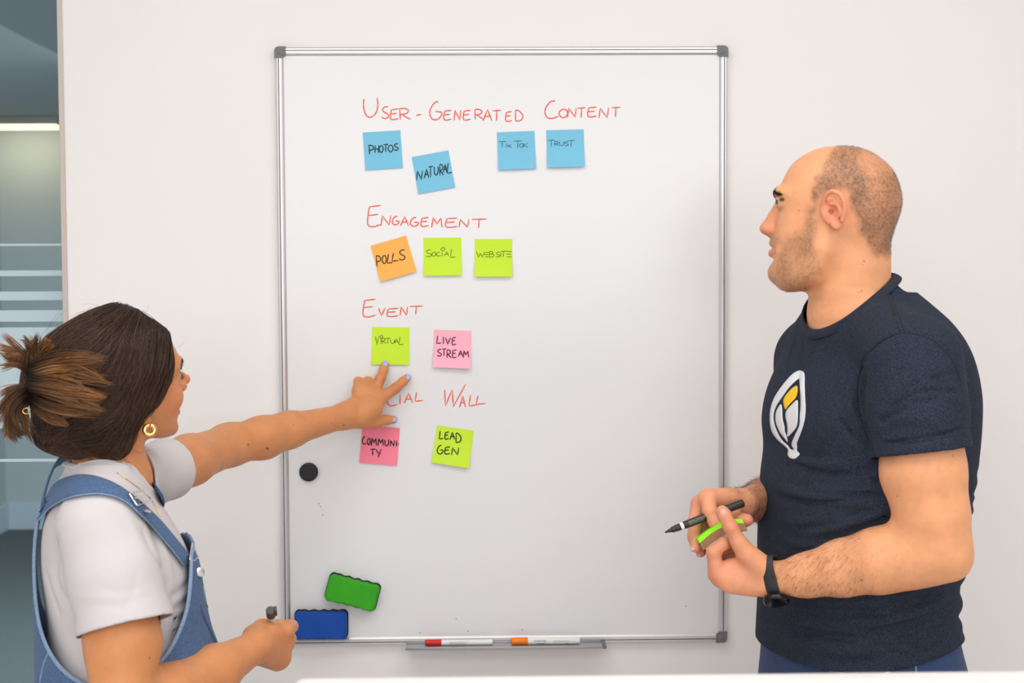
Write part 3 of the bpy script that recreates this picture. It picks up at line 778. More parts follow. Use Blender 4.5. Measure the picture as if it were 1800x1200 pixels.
def trim(V, F, g, passes=3):
    """keeps the part of a mesh where g(V) < 0 and snaps the new rim onto g = 0"""
    gv = g(V); F = F[(gv[F] < 0).sum(1) >= 3]
    used = np.unique(F); mp = np.full(len(V), -1); mp[used] = np.arange(len(used)); V, F = V[used], mp[F]
    e = np.concatenate([F[:, [0, 1]], F[:, [1, 2]], F[:, [2, 3]], F[:, [3, 0]]]); k = np.sort(e, 1); key = k[:, 0].astype(np.int64) * len(V) + k[:, 1]
    u, c = np.unique(key, return_counts=True); rim = np.unique(np.stack([u[c == 1] // len(V), u[c == 1] % len(V)]))
    V = V.copy()
    for _ in range(passes):
        R = V[rim]; v = g(R); eps = 5e-4
        gr = np.stack([(g(R + np.eye(3)[a] * eps) - g(R - np.eye(3)[a] * eps)) / (2 * eps) for a in range(3)], 1)
        v = np.where(np.abs(v) < 0.02, v, 0)
        st = v[:, None] * gr / np.maximum((gr ** 2).sum(1, keepdims=True), 0.05)
        ln = np.linalg.norm(st, axis=1, keepdims=True); V[rim] -= st * np.minimum(1, 0.008 / (ln + 1e-9))
    # even out the rim
    rl = rim[np.argsort(rim)]; nb = {}
    re = np.stack([u[c == 1] // len(V), u[c == 1] % len(V)], 1); n = len(V)
    for _ in range(6):
        d = np.bincount(re[:, 0], minlength=n) + np.bincount(re[:, 1], minlength=n)
        Q = np.stack([np.bincount(re[:, 0], V[re[:, 1], a], n) + np.bincount(re[:, 1], V[re[:, 0], a], n) for a in range(3)], 1)
        m = d > 0; V[m] += 0.5 * (Q[m] / d[m, None] - V[m])
    return V, F, rim, re
def rim_loops(re):
    """ordered vertex loops of the rim edges"""
    adj = {}
    for a, b in re: adj.setdefault(int(a), []).append(int(b)); adj.setdefault(int(b), []).append(int(a))
    seen, out = set(), []
    for s0 in adj:
        if s0 in seen: continue
        L = [s0]; seen.add(s0); cur = s0
        while True:
            nx = [x for x in adj[cur] if x not in seen]
            if not nx: break
            cur = nx[0]; seen.add(cur); L.append(cur)
        out.append(L)
    return sorted(out, key=len, reverse=True)
def solidify(o, t):
    m = o.modifiers.new('thickness', 'SOLIDIFY'); m.thickness = t; m.offset = -1.0; m.use_even_offset = False; return o
def sstep(a, b, x): t = np.clip((x - a) / (b - a), 0, 1); return t * t * (3 - 2 * t)
def seg_dist(V, a, b):
    a, b = np.asarray(a, float), np.asarray(b, float); ab = b - a; t = np.clip((V - a) @ ab / (ab @ ab + 1e-12), 0, 1)
    return np.linalg.norm(V - a - t[:, None] * ab, axis=1), t
def vnoise(V, scale, seed=0):
    """smooth value noise on points"""
    q = V * scale; i = np.floor(q).astype(np.int64); f = q - i; f = f * f * (3 - 2 * f); out = 0
    for dx in (0, 1):
        for dy in (0, 1):
            for dz in (0, 1):
                h = (i[:, 0] + dx) * 374761393 + (i[:, 1] + dy) * 668265263 + (i[:, 2] + dz) * 2147483647 + seed * 974634777
                h = (h ^ (h >> 13)) * 1274126177; h = ((h ^ (h >> 16)) & 0xffff) / 65535.0
                out = out + h * np.abs(1 - dx - f[:, 0]) * np.abs(1 - dy - f[:, 1]) * np.abs(1 - dz - f[:, 2])
    return out
def bvh_of(V, F): return BVHTree.FromPolygons([Vector(v) for v in V], [tuple(int(i) for i in f) for f in F])
def hairs(P, D, L, r, droop=0.0, nrm=None, steps=3):
    """short tapering hairs: roots P, directions D, lengths L -> one mesh (3-sided)"""
    n = len(P); t = np.linspace(0, 1, steps + 1)
    C = P[:, None] + D[:, None] * (L[:, None, None] * t[None, :, None]) + np.array([0, 0, -1.0]) * (droop * L[:, None, None] * (t ** 2)[None, :, None])
    a = np.cross(D, np.array([0.3, 0.2, 0.93])); a /= np.linalg.norm(a, axis=1, keepdims=True) + 1e-9; b = np.cross(D, a)
    ang = np.arange(3) * 2 * math.pi / 3
    ring = np.cos(ang)[None, :, None] * a[:, None] + np.sin(ang)[None, :, None] * b[:, None]
    rad = r * (1 - t * 0.85)
    V = C[:, :, None, :] + ring[:, None] * (rad[None, :, None, None] if np.ndim(r) == 0 else 0)
    V = V.reshape(-1, 3); base = np.arange(n)[:, None, None] * (steps + 1) * 3 + np.arange(steps)[None, :, None] * 3; k = np.arange(3)[None, None]; k2 = (k + 1) % 3
    F = np.stack([base + k, base + k2, base + 3 + k2, base + 3 + k], -1).reshape(-1, 4)
    return V, F
SKIN_M = lambda name: mat(name, (0.6, 0.35, 0.2), 0.48, attr='Col', sub=0.12, bump=(520, 0.16), noise=(45, 0.05), spec=0.4)

def poly_sd(x, y, poly):
    """signed distance (negative inside) of points to a closed outline"""
    P = np.asarray(poly, float); d = np.full(len(x), 1e9); ins = np.zeros(len(x), bool)
    for i in range(len(P)):
        a, b = P[i], P[(i + 1) % len(P)]; e = b - a
        t = np.clip(((x - a[0]) * e[0] + (y - a[1]) * e[1]) / (e @ e + 1e-12), 0, 1)
        d = np.minimum(d, np.hypot(x - a[0] - t * e[0], y - a[1] - t * e[1]))
        c = ((a[1] > y) != (b[1] > y)) & (x < e[0] * (y - a[1]) / (e[1] if e[1] else 1e-12) + a[0]); ins ^= c
    return np.where(ins, -d, d)
def to_px(V):
    """photograph pixels of world points"""
    q = (np.asarray(V) - CAM) @ CR
    return 900 + FPX * q[:, 0] / q[:, 1], 600 - FPX * q[:, 2] / q[:, 1]
def plane_at(px, py, o, n):
    d = ray(px, py); return CAM + d * (((o - CAM) @ n) / (d @ n))
def faced(o, yaw, pitch=0.0, roll=0.0):
    """frame whose forward direction has the compass angle yaw (deg, 0 = +X, 90 = +Y)"""
    a, b = math.radians(yaw), math.radians(pitch)
    f = np.array([math.cos(a) * math.cos(b), math.sin(a) * math.cos(b), math.sin(b)]); s = np.array([-math.sin(a), math.cos(a), 0.0])
    u = np.cross(f, s)
    if roll:
        c, d = math.cos(math.radians(roll)), math.sin(math.radians(roll)); s, u = c * s + d * u, c * u - d * s
    return Frame(o, f, s, u)
def mixc(a, b, t): return a + (np.asarray(b) - a) * np.asarray(t)[:, None]
def ear(S, H, k=0.003, e=1.0):
    """H(f, s, u) in ear-local metres: f forward, s outward, u up; centre of the ear at the origin"""
    S.ell(H(0.002, -0.003, -0.002), np.array([0.015, 0.007, 0.024]) * e, H.axes, 0.004)
    hel = [(0.010, 0.001, 0.006), (0.011, 0.006, 0.017), (0.004, 0.010, 0.027), (-0.007, 0.013, 0.029), (-0.016, 0.014, 0.020), (-0.018, 0.013, 0.006), (-0.013, 0.011, -0.009), (-0.005, 0.009, -0.020)]
    S.chain([H(*[c * e for c in q]) for q in catmull(hel, 4)], 0.0040 * e, 0.003)
    S.chain([H(*[c * e for c in q]) for q in catmull([(-0.003, 0.008, 0.017), (-0.009, 0.0095, 0.006), (-0.007, 0.009, -0.006), (0.002, 0.007, -0.013)], 4)], 0.0030 * e, 0.004)
    S.ell(H(0.004 * e, 0.005 * e, -0.022 * e), np.array([0.0085, 0.0045, 0.0095]) * e, H.axes, 0.005)
    S.ell(H(0.003 * e, 0.010 * e, -0.002 * e), np.array([0.0080, 0.0105, 0.0110]) * e, H.axes, 0.002, '-')
    S.ell(H(0.006 * e, 0.004 * e, -0.001 * e), np.array([0.0035, 0.0080, 0.0045]) * e, H.axes, 0.001, '-')
    S.ell(H(-0.005 * e, 0.013 * e, 0.017 * e), np.array([0.0080, 0.0080, 0.0085]) * e, H.axes, 0.002, '-')
    S.chain([H(*[c * e for c in q]) for q in catmull([(0.002, 0.008, 0.012), (-0.006, 0.0095, 0.006), (-0.006, 0.009, -0.006), (0.001, 0.007, -0.012)], 4)], 0.0026 * e, 0.003)
    S.ell(H(0.011 * e, 0.004 * e, -0.003 * e), np.array([0.0035, 0.0045, 0.0060]) * e, H.axes, 0.003)
class EarFrame:
    def __init__(s, o, fr, tilt, sg, flare=0.28):
        c, d = math.cos(math.radians(tilt)), math.sin(math.radians(tilt)); f = fr.f * c + fr.u * d; u = fr.u * c - fr.f * d; out = fr.s * sg
        cf, sf = math.cos(flare), math.sin(flare)
        s.o = o; s.f = f * cf + out * sf * 1.0; s.s = out * cf - f * sf; s.u = u; s.f = unit(f * cf + out * (-sf) * -1 * -1); s.axes = [s.f, s.s, s.u]
    def __call__(s, f, sd, u): return s.o + s.f * f + s.s * sd + s.u * u
# ------------------------------------------------------------------ the man
Q = 1.0
def build_man():
    YT = -0.53; a = 20.0
    X0 = float(at(1520, 800, YT)[0]); T = Frame((X0, YT, 0), (-math.cos(math.radians(a)), -math.sin(math.radians(a)), 0), (math.sin(math.radians(a)), -math.cos(math.radians(a)), 0), (0, 0, 1))
    Z = lambda py: float(at(1520, py, YT)[2])
    rows = [(Z(1240), .012, .140, .145, .185, 2.4), (Z(1170), .010, .145, .150, .190, 2.4), (Z(1110), .012, .144, .140, .188, 2.4), (Z(1050), .015, .139, .134, .184, 2.4),
            (Z(950), .012, .141, .136, .188, 2.4), (Z(850), .004, .141, .143, .196, 2.4), (Z(795), -.002, .137, .140, .203, 2.4), (Z(740), -.008, .147, .136, .206, 2.4),
            (Z(690), -.012, .140, .132, .204, 2.4), (Z(640), -.016, .120, .122, .192, 2.4), (Z(600), -.019, .098, .112, .172, 2.3), (Z(565), -.020, .082, .098, .140, 2.2), (Z(535), -.020, .066, .078, .100, 2.1), (Z(515), -.020, .055, .060, .075, 2.0)]
    # ---- limbs (photograph pixel, depth)
    shL, shR = at(1606, 636, -0.715), at(1436, 632, -0.37)
    elL = at(1648, 966, -0.765); wrL = at(1360, 1018, -0.655)
    elR = at(1425, 895, -0.27); wrR = at(1300, 886, -0.545)
    # ---- head frame: exact profile to the camera
    hc = at(1468, 372, -0.545); r = hc - CAM; r[2] = 0; r = unit(r)
    f = np.array([-r[1], r[0], 0.0]); H = Frame(hc, f, -r, (0, 0, 1))
    def hp(px, py, s=0.0): return plane_at(px, py, hc, r) - r * s
    prof_px = [(1476, 257), (1439, 261), (1410, 274.5), (1391, 290.5), (1380.5, 308), (1373, 323), (1365, 334), (1363, 343), (1367, 352), (1369, 362), (1366, 378), (1362, 398), (1359, 412), (1358, 424), (1360, 434), (1358, 445), (1361, 457), (1354.5, 470), (1353.5, 480), (1358, 490), (1371, 498), (1387, 505), (1408, 508), (1440, 500), (1490, 480), (1540, 456), (1558, 444), (1568, 417), (1574.5, 396), (1583, 372), (1586, 350.5), (1580.5, 324), (1570, 300), (1554, 282.5), (1530, 266.5), (1503, 258.5)]
    L2 = lambda px, py: tuple(H.loc(plane_at(px, py, hc, r))[[0, 2]])
    prof = [L2(*p) for p in prof_px]
    wid = [(-180, .078), (-150, .072), (-120, .066), (-95, .064), (-75, .064), (-55, .062), (-35, .060), (-10, .066), (15, .070), (45, .075), (90, .079), (140, .081)]
    B = Solid(0.0017 * Q)
    B.loft(T, rows, 0.01, grow=-0.024)
    B.chain([at(1498, 470, -.545), at(1494, 510, -.54), at(1500, 548, -.535), at(1510, 600, -.53)], [.062, .0655, .072, .085], 0.02)
    B.chain([at(1512, 572, -.55), (shL + at(1512, 572, -.55)) / 2, shL], [.050, .050, .052], 0.03)
    B.chain([at(1500, 545, -.53), (shR + at(1500, 565, -.52)) / 2 + [0, 0, .006], shR], [.060, .054, .052], 0.03)
    B.star(H, prof, L2(1466, 374), wid, 0.02)
    # face
    for sg in (1, -1):
        B.chain([hp(1369, 341, .010 * sg), hp(1373, 339, .030 * sg), hp(1386, 344, .044 * sg)], [.0075, .0080, .0050], 0.012)
        B.ell(hp(1366, 357, .030 * sg), (.010, .015, .0085), [H.f, H.s, H.u], 0.008, '-')
    B.chain([hp(1371, 358), hp(1360, 380), hp(1351, 398)], [.0065, .0085, .0100], 0.008)
    B.chain([hp(1376, 362), hp(1366, 386), hp(1360, 402)], [.0090, .0130, .0155], 0.010)
    B.ell(hp(1345.5, 401.5), (.0098, .0105, .0088), [H.f, H.s, H.u], 0.005)
    for sg in (1, -1):
        B.ell(hp(1354, 402.5, .0125 * sg), (.0105, .0062, .0080), [H.f, H.s, H.u], 0.005)
        B.chain([hp(1344, 409.5, .0055 * sg), hp(1352, 408.0, .0075 * sg)], [.0030, .0034], 0.002, '-')
        eye = hp(1378.5, 356.5, .031 * sg)
        B.ell(eye, (.0142,) * 3, None, 0.004)
        B.chain([eye + H.f * .0115 - H.s * sg * .013 - H.u * .001, eye + H.f * .0150 + H.u * .0004, eye + H.f * .006 + H.s * sg * .0140 - H.u * .0015], [.0026, .0042, .0028], 0.0015, '-', side=(0, 0, 1), flat=0.95)
        B.chain([hp(1358.5, 427.5), hp(1362, 429.5, .012 * sg), hp(1372, 434.5, .0255 * sg)], [.0050, .0046, .0024], 0.005)
        B.chain([hp(1358.0, 445), hp(1361, 444, .010 * sg), hp(1372, 436.5, .0245 * sg)], [.0060, .0056, .0026], 0.005)
        B.chain([hp(1350, 434.2), hp(1358, 434.5, .012 * sg), hp(1373, 436, .026 * sg)], [.0022, .0022, .0016], 0.002, '-')
        B.chain([hp(1440, 440, .055 * sg), hp(1425, 480, .047 * sg), hp(1385, 492, .022 * sg)], [.014, .016, .014], 0.03)
        ear(B, EarFrame(hp(1464.5, 374, .0750 * sg), H, -23, sg), e=0.98)
    B.ell(hp(1366, 478), (.0130, .020, .0125), [H.f, H.s, H.u], 0.012)
    # left arm and hand
    B.chain([shL, at(1617, 740, -.735), at(1623, 830, -.752), at(1638, 905, -.762), elL], [.056, .0600, .0600, .052, .046], 0.006, ki=0.02)
    B.chain([elL + [0.004, 0, 0], at(1600, 975, -.752), at(1545, 985, -.735), at(1480, 998, -.705), at(1420, 1010, -.680), wrL], [.043, .0475, .0470, .0410, .0320, .0262], 0.022, side=(0.3, 0.6, -0.55), flat=[.95, .98, .98, .95, .88, .80], ki=0.02)
    B.ell(at(1680, 988, -.77), (.015, .018, .018), None, 0.022)
    pL = lambda x, y, Y: at(1140 + x / 3.75, 780 + y / 3.75, Y)
    B.chain([wrL, pL(700, 885, -.655), pL(560, 870, -.655), pL(500, 865, -.650)], [.0265, .0290, .0285, .0215], 0.012, side=(0.1, 1, -0.25), flat=[.80, .62, .56, .62])
    B.chain([pL(730, 800, -.662), pL(640, 715, -.668), pL(590, 640, -.672)], [.0200, .0165, .0125], 0.014)
    B.chain([pL(600, 660, -.672), pL(540, 545, -.676), pL(500, 470, -.674), pL(486, 445, -.672)], [.0118, .0112, .0108, .0096], 0.004, ki=0.004)
    for i, (pts, rd) in enumerate([
            ([(455, 860, -.655), (428, 715, -.655), (495, 655, -.652), (560, 650, -.640)], [.0125, .0108, .0096, .0085]),
            ([(440, 855, -.634), (430, 730, -.628), (500, 690, -.620), (570, 690, -.612)], [.0125, .0106, .0096, .0085]),
            ([(470, 890, -.615), (470, 770, -.604), (540, 720, -.598), (600, 715, -.594)], [.0120, .0102, .0094, .0082]),
            ([(520, 920, -.600), (530, 830, -.588), (580, 790, -.582), (620, 785, -.58)], [.0110, .0092, .0084, .0075])]):
        B.chain([pL(*q) for q in pts], rd, 0.006, ki=0.005)
    B.chain([pL(470, 870, -.650), pL(480, 880, -.61)], [.0125, .011], 0.012)
    # right arm and hand
    B.chain([shR, at(1436, 760, -.31), elR], [.058, .053, .046], 0.03, ki=0.02)
    B.chain([elR, at(1390, 880, -.345), at(1345, 879, -.435), wrR], [.045, .0445, .0385, .0265], 0.02, ki=0.015, side=(0.2, 0.9, 0.3), flat=[1, 1, .95, .85])
    pR = lambda x, y, Y: at(1200 + x / 7.06, 850 + y / 7.06, Y)
    B.chain([wrR, pR(520, 215, -.570), pR(330, 190, -.592)], [.0265, .0270, .0210], 0.012, side=(0.25, 0.75, 0.5), flat=[.85, .72, .8])
    B.chain([pR(500, 230, -.56), pR(260, 290, -.575)], [.020, .020], 0.014)
    B.chain([pR(320, 180, -.600), pR(335, 330, -.618), pR(400, 480, -.625), pR(470, 560, -.622)], [.0128, .0112, .0100, .0088], 0.006, ki=0.005)
    B.chain([pR(195, 250, -.585), pR(150, 480, -.592), pR(140, 660, -.604), pR(165, 790, -.618)], [.0125, .0112, .0098, .0085], 0.006, ki=0.005)
    B.chain([pR(230, 320, -.566), pR(215, 560, -.572), pR(215, 730, -.590), pR(225, 850, -.606)], [.0120, .0106, .0096, .0082], 0.006, ki=0.005)
    B.chain([pR(300, 380, -.548), pR(300, 560, -.552), pR(300, 700, -.565)], [.0110, .0096, .0082], 0.006, ki=0.005)
    B.chain([pR(560, 300, -.565), pR(640, 440, -.585), pR(740, 455, -.600), pR(800, 450, -.606)], [.0165, .0125, .0112, .0100], 0.008, ki=0.005)
    V, F = B.mesh(1); V, F = biggest(V, F)
    # ---- skin colours
    n = len(V); N = vnormals(V, F)
    SK = np.array(srgb(236, 168, 122)); C = np.tile(SK, (n, 1))
    q = H.loc(V); px, py = to_px(V)
    C *= (1 + 0.10 * (vnoise(V, 38, 3) - 0.5) + 0.08 * (vnoise(V, 140, 5) - 0.5))[:, None]
    inhead = (np.abs(q[:, 2]) < 0.16) & (np.hypot(q[:, 0], q[:, 1]) < 0.16)
    C = mixc(C, srgb(226, 140, 110), 0.35 * inhead * sstep(0.05, 0.02, np.linalg.norm(V - hp(1345, 402), axis=1)))
    er = hp(1464, 373, .08); C = mixc(C, srgb(232, 138, 112), 0.55 * sstep(0.045, 0.02, np.linalg.norm(V - er, axis=1)) * sstep(0.070, 0.076, q[:, 1]))
    # project on the sagittal plane to paint hair, beard and lips symmetrically
    FU = np.stack([q[:, 0], q[:, 2]], 1)
    PL = lambda P: np.array([L2(*p) for p in P])
    hairp = PL([(1480, 240), (1462, 272), (1447, 290), (1436, 312), (1427, 332), (1426, 350), (1433, 366), (1440, 354), (1453, 346), (1475, 336), (1491, 348), (1494, 369), (1503, 381), (1508, 407), (1520, 431), (1534, 449), (1600, 455), (1640, 330), (1600, 240)])
    sd = poly_sd(FU[:, 0], FU[:, 1], hairp) + 0.010 * (vnoise(V, 90, 8) - 0.5)
    hm = sstep(0.006, -0.010, sd) * inhead
    thin = sstep(0.020, 0.0, np.linalg.norm(FU - L2(1545, 278), axis=1) - 0.022)
    hm *= (1 - 0.45 * thin) * (0.62 + 0.45 * (vnoise(V, 420, 9) - 0.5) + 0.35 * (vnoise(V, 45, 4) - 0.5))
    C = mixc(C, srgb(94, 74, 62), 0.95 * np.clip(hm, 0, 1))
    beard = PL([(1424, 366), (1436, 366), (1440, 400), (1440, 440), (1440, 480), (1420, 512), (1415, 530), (1380, 515), (1345, 495), (1345, 458), (1358, 452), (1364, 446), (1374, 440), (1370, 428), (1352, 428), (1352, 414), (1364, 415), (1378, 424), (1398, 410), (1414, 390)])
    bd = poly_sd(FU[:, 0], FU[:, 1], beard) + 0.010 * (vnoise(V, 80, 11) - 0.5)
    bm = sstep(0.008, -0.012, bd) * inhead * (0.60 + 0.5 * (vnoise(V, 480, 12) - 0.5) + 0.5 * (vnoise(V, 55, 14) - 0.5))
    C = mixc(C, srgb(120, 92, 74), 0.70 * np.clip(bm, 0, 1))
    lipd = np.minimum(seg_dist(np.c_[FU, np.zeros(n)], (*L2(1357, 429.5), 0), (*L2(1370, 434), 0))[0], seg_dist(np.c_[FU, np.zeros(n)], (*L2(1356, 444), 0), (*L2(1370, 438), 0))[0])
    C = mixc(C, srgb(200, 126, 106), 0.65 * inhead * sstep(0.0065, 0.0040, lipd) * (np.abs(q[:, 1]) < 0.03))
    sock = np.linalg.norm(np.c_[FU, np.abs(q[:, 1])] - np.array([*L2(1373, 356.5), .031]), axis=1)
    C = mixc(C, srgb(190, 128, 98), 0.4 * sstep(0.022, 0.010, sock) * inhead)
    lash = seg_dist(np.c_[FU, np.abs(q[:, 1])], (*L2(1365, 350.6), .024), (*L2(1377, 353.0), .045))[0]
    C = mixc(C, srgb(44, 28, 22), 0.9 * sstep(0.0046, 0.0024, lash) * inhead)
    for pt, t in ((pL(490, 415, -.67), .35), (pL(540, 545, -.676), .3), (pL(430, 860, -.655), .4), (pR(320, 180, -.6), .3), (pR(195, 250, -.585), .35), (pR(150, 830, -.61), .5), (pR(220, 900, -.61), .5), (pR(830, 450, -.61), .5), (pL(410, 720, -.655), .35)):
        C = mixc(C, srgb(222, 124, 96), min(1, t * 1.5) * sstep(0.024, 0.006, np.linalg.norm(V - pt, axis=1)))
    hand = sstep(1345, 1325, px) * (py > 830)
    C = mixc(C, srgb(226, 152, 122), 0.5 * hand)
    dk, tt = seg_dist(V, elR, wrR); C = mixc(C, srgb(120, 80, 58), 0.55 * sstep(0.06, 0.05, dk) * sstep(1.02, 0.9, tt) * sstep(0.1, 0.3, tt) * (0.7 + 0.6 * (vnoise(V, 200, 21) - .5)))
    for mx, my, mr in ((1463, 343, 0), (1519, 459, .0014), (1516, 464, .0010), (1416, 507, .0014), (1515, 511, .0012), (1510, 513, .0009), (1404, 370, .0012), (1577, 872, .0012), (1514, 1019, .0012), (1675, 801, .0012)):
        if mr: C = mixc(C, srgb(120, 66, 46), 0.8 * sstep(mr * 1.5, mr * .7, np.hypot(px - mx, py - my) / 1080) * (N @ unit(hc - CAM) < 0.1))
    man = link('person', np_mesh('person', V, F, True, np.clip(C, 0, 1)), SKIN_M('man_skin'))
    tag(man, 'man with cropped hair in a navy t-shirt holding a black marker and green pad', 'person')
    bvh = bvh_of(V, F)
    def hit(px, py, b=bvh):
        d = Vector(ray(px, py)).normalized(); h = b.ray_cast(Vector(CAM), d); return np.array(h[0]) if h[0] is not None else None
    # ---- eyes and brows
    for sg in (1, -1):
        e = hp(1378.5, 356.5, .031 * sg); mb = MB()
        bmesh.ops.create_uvsphere(mb.bm, u_segments=32, v_segments=20, radius=0.0128, matrix=Matrix.Translation(Vector(e)))
        eo = mb.build('eye', mat('eye_white', srgb(188, 164, 150), 0.25), man, True, 3)
        g = unit(H.f + H.s * 0.22 - H.u * 0.06)
        MB().lathe(e + g * 0.0103, e + g * 0.02, [(0, .0070), (.0011, .0068), (.0022, .0045), (.0028, .0006)], 24).build('iris', mat('iris_brown', srgb(62, 40, 26), 0.1), eo, True)
        rows_, dirs = [], []
        for i in range(520):
            t = rng.random(); s0 = 0.010 + 0.034 * t; pyy = 343.5 - 4.0 * math.sin(min(t * 1.3, 1) * 2.2) + 5 * t ** 2 + rng.normal() * 3.6 * (1 - 0.6 * t); pxx = 1361.5
            p = hp(pxx + 12, pyy, s0 * sg); h = bvh.ray_cast(Vector(p + H.f * 0.06), Vector(-H.f))
            if h[0] is None: continue
            rows_.append(np.array(h[0])); dirs.append(unit(-H.f * 0.55 + H.s * sg * 0.8 + H.u * 0.25 + np.array(h[1]) * 0.35 + rng.normal(size=3) * 0.15))
        Vh, Fh = hairs(np.array(rows_), np.array(dirs), rng.uniform(.005, .009, len(rows_)), 0.00022)
        link('eyebrow', np_mesh('eyebrow', Vh, Fh), mat('brow_hair', srgb(34, 24, 20), 0.6), man)
    # ---- cropped hair, stubble and arm hair
    def scatter(mask, count, L, r, col, name, flow, lift=0.5):
        w_ = np.clip(mask, 0, None); w_ = w_ / w_.sum(); ix = rng.choice(n, count, p=w_)
        D = flow(V[ix]); D = D - N[ix] * (D * N[ix]).sum(1, keepdims=True); D /= np.linalg.norm(D, axis=1, keepdims=True) + 1e-9
        D = D + N[ix] * lift + rng.normal(size=D.shape) * 0.22; D /= np.linalg.norm(D, axis=1, keepdims=True)
        Vh, Fh = hairs(V[ix] + rng.normal(size=(count, 3)) * 0.0006, D, L * rng.uniform(.6, 1.3, count), r, steps=2)
        o = link(name, np_mesh(name, Vh, Fh), mat(name + '_strand', col, 0.6), man); o['kind'] = 'stuff'; return o
    scatter(np.clip(hm, 0, 1) ** 1.4, 9000, .0026, .00009, srgb(70, 50, 38), 'cropped_hair', lambda P: np.tile(-H.f * .5 - H.u * .8, (len(P), 1)), 0.6)
    scatter(np.clip(bm, 0, 1), 5000, .0015, .00010, srgb(66, 48, 38), 'stubble', lambda P: np.tile(-H.u * 1.0, (len(P), 1)), 0.7)
    dl, tl = seg_dist(V, elL, wrL); ml_ = sstep(.062, .05, dl) * sstep(1.0, .9, tl) * sstep(0.05, 0.35, tl) * (0.3 + 1.2 * sstep(.1, .8, tl)) * (px < 1640)
    dd = unit(np.array(wrL) - np.array(elL))
    scatter(ml_ * (0.25 + vnoise(V, 70, 31)), 2400, .011, .00010, srgb(64, 42, 30), 'arm_hair', lambda P: np.tile(dd * .5 + np.array([0, 0, -1.0]) * 0.9, (len(P), 1)), 0.22)
    dr = unit(np.array(wrR) - np.array(elR)); mr_ = sstep(.06, .05, dk) * sstep(1.05, .95, tt) * sstep(.1, .3, tt)
    scatter(mr_, 4200, .012, .00012, srgb(44, 30, 22), 'arm_hair', lambda P: np.tile(dr * .8 + np.array([0, 0, -1.0]) * 0.5, (len(P), 1)), 0.28)
    # nails
    M_NAIL = mat('bare_nail', srgb(232, 172, 152), 0.25, spec=0.6)
    def nail(c, along, nrm, w_, l_):
        c, x, nn = np.asarray(c), unit(along), unit(nrm); nn = unit(nn - x * (nn @ x)); y = np.cross(nn, x); m = 9; g = np.linspace(-1, 1, m); Vn = []
        for top in (1, 0):
            for b_ in g:
                for a_ in g:
                    rr = max(abs(a_), abs(b_)); k_ = rr / (math.hypot(a_, b_) + 1e-9) if rr else 1; k_ = 0.65 * k_ + 0.35
                    aa, bb = a_ * k_, b_ * k_
                    Vn.append(c + x * aa * l_ + y * bb * w_ + nn * ((-0.42 * w_ * bb * bb - 0.10 * l_ * aa * aa) + (0.0004 if top else -0.0008)))
        Fn = [[j * m + i, j * m + i + 1, (j + 1) * m + i + 1, (j + 1) * m + i] for j in range(m - 1) for i in range(m - 1)]
        Fn += [[m * m + q_ for q_ in f_[::-1]] for f_ in Fn]
        for i in range(m - 1):
            for p_, q_ in ((i + 1, i), ((m - 1) * m + i, (m - 1) * m + i + 1), (i * m, (i + 1) * m), ((i + 1) * m + m - 1, i * m + m - 1)): Fn.append([p_, q_, m * m + q_, m * m + p_])
        return np_mesh('fingernail', Vn, Fn)
    build_man.nail = nail
    v = unit(CAM - pL(488, 455, -.68))
    for c, al, nr, w_, l_ in ((hit(1271.5, 902), pL(486, 440, -.672) - pL(520, 510, -.675), v + [-.15, 0, .1], .0062, .0072), (hit(1217, 962), pR(165, 790, -.618) - pR(140, 660, -.604), v + [-.5, 0, 0.1], .0046, .0058), (hit(1227.5, 973), pR(225, 850, -.606) - pR(215, 730, -.590), v + [-.5, 0, .1], .0044, .0055)):
        if c is not None: link('fingernail', nail(c + unit(nr) * 0.0001, al, nr, w_, l_), M_NAIL, man)

    # ---- t-shirt
    M_TEE = mat('navy_heather_jersey', srgb(41, 48, 63), 0.92, noise=(420, 0.62), bump=(900, 0.35), spec=0.25, sheen=0.0)
    armdir = unit(at(1623, 830, -.752) - at(1612, 700, -.735)); so = (at(1535, 806, -.79) + at(1696, 785, -.73)) / 2
    hdir = at(1696, 785, -.73) - at(1535, 806, -.79); wn = unit(armdir - unit(hdir) * (armdir @ unit(hdir)))
    rdir = unit(elR - shR); ro = shR + rdir * 0.14
    zh = float(at(1344, 1116, YT - 0.05)[2]) - .022
    def shirt(h, folds=None):
        S = Solid(h)
        rows2 = [(zh - 0.03, .010, .147, .152, .193, 2.4)] + [r_ for r_ in rows if r_[0] > zh]
        S.loft(T, rows2, 0.01, grow=0.001)
        S.chain([at(1498, 470, -.545), at(1494, 510, -.54), at(1500, 548, -.535), at(1510, 600, -.53)], [.065, .0690, .077, .090], 0.02)
        S.chain([at(1512, 572, -.55), (shL + at(1512, 572, -.55)) / 2 + [0, 0, .004], shL], [.058, .062, .068], 0.03)
        S.chain([at(1500, 545, -.53), (shR + at(1500, 565, -.52)) / 2 + [0, 0, .012], shR], [.068, .067, .068], 0.03)
        S.chain([shL, at(1612, 720, -.735), at(1618, 790, -.748), at(1624, 840, -.755)], [.074, .0745, .0725, .070], 0.008, clip=(so, wn), ki=0.01)
        S.chain([shR, shR + rdir * .07, shR + rdir * .2], [.072, .070, .066], 0.018, clip=(ro, rdir), ki=0.01)
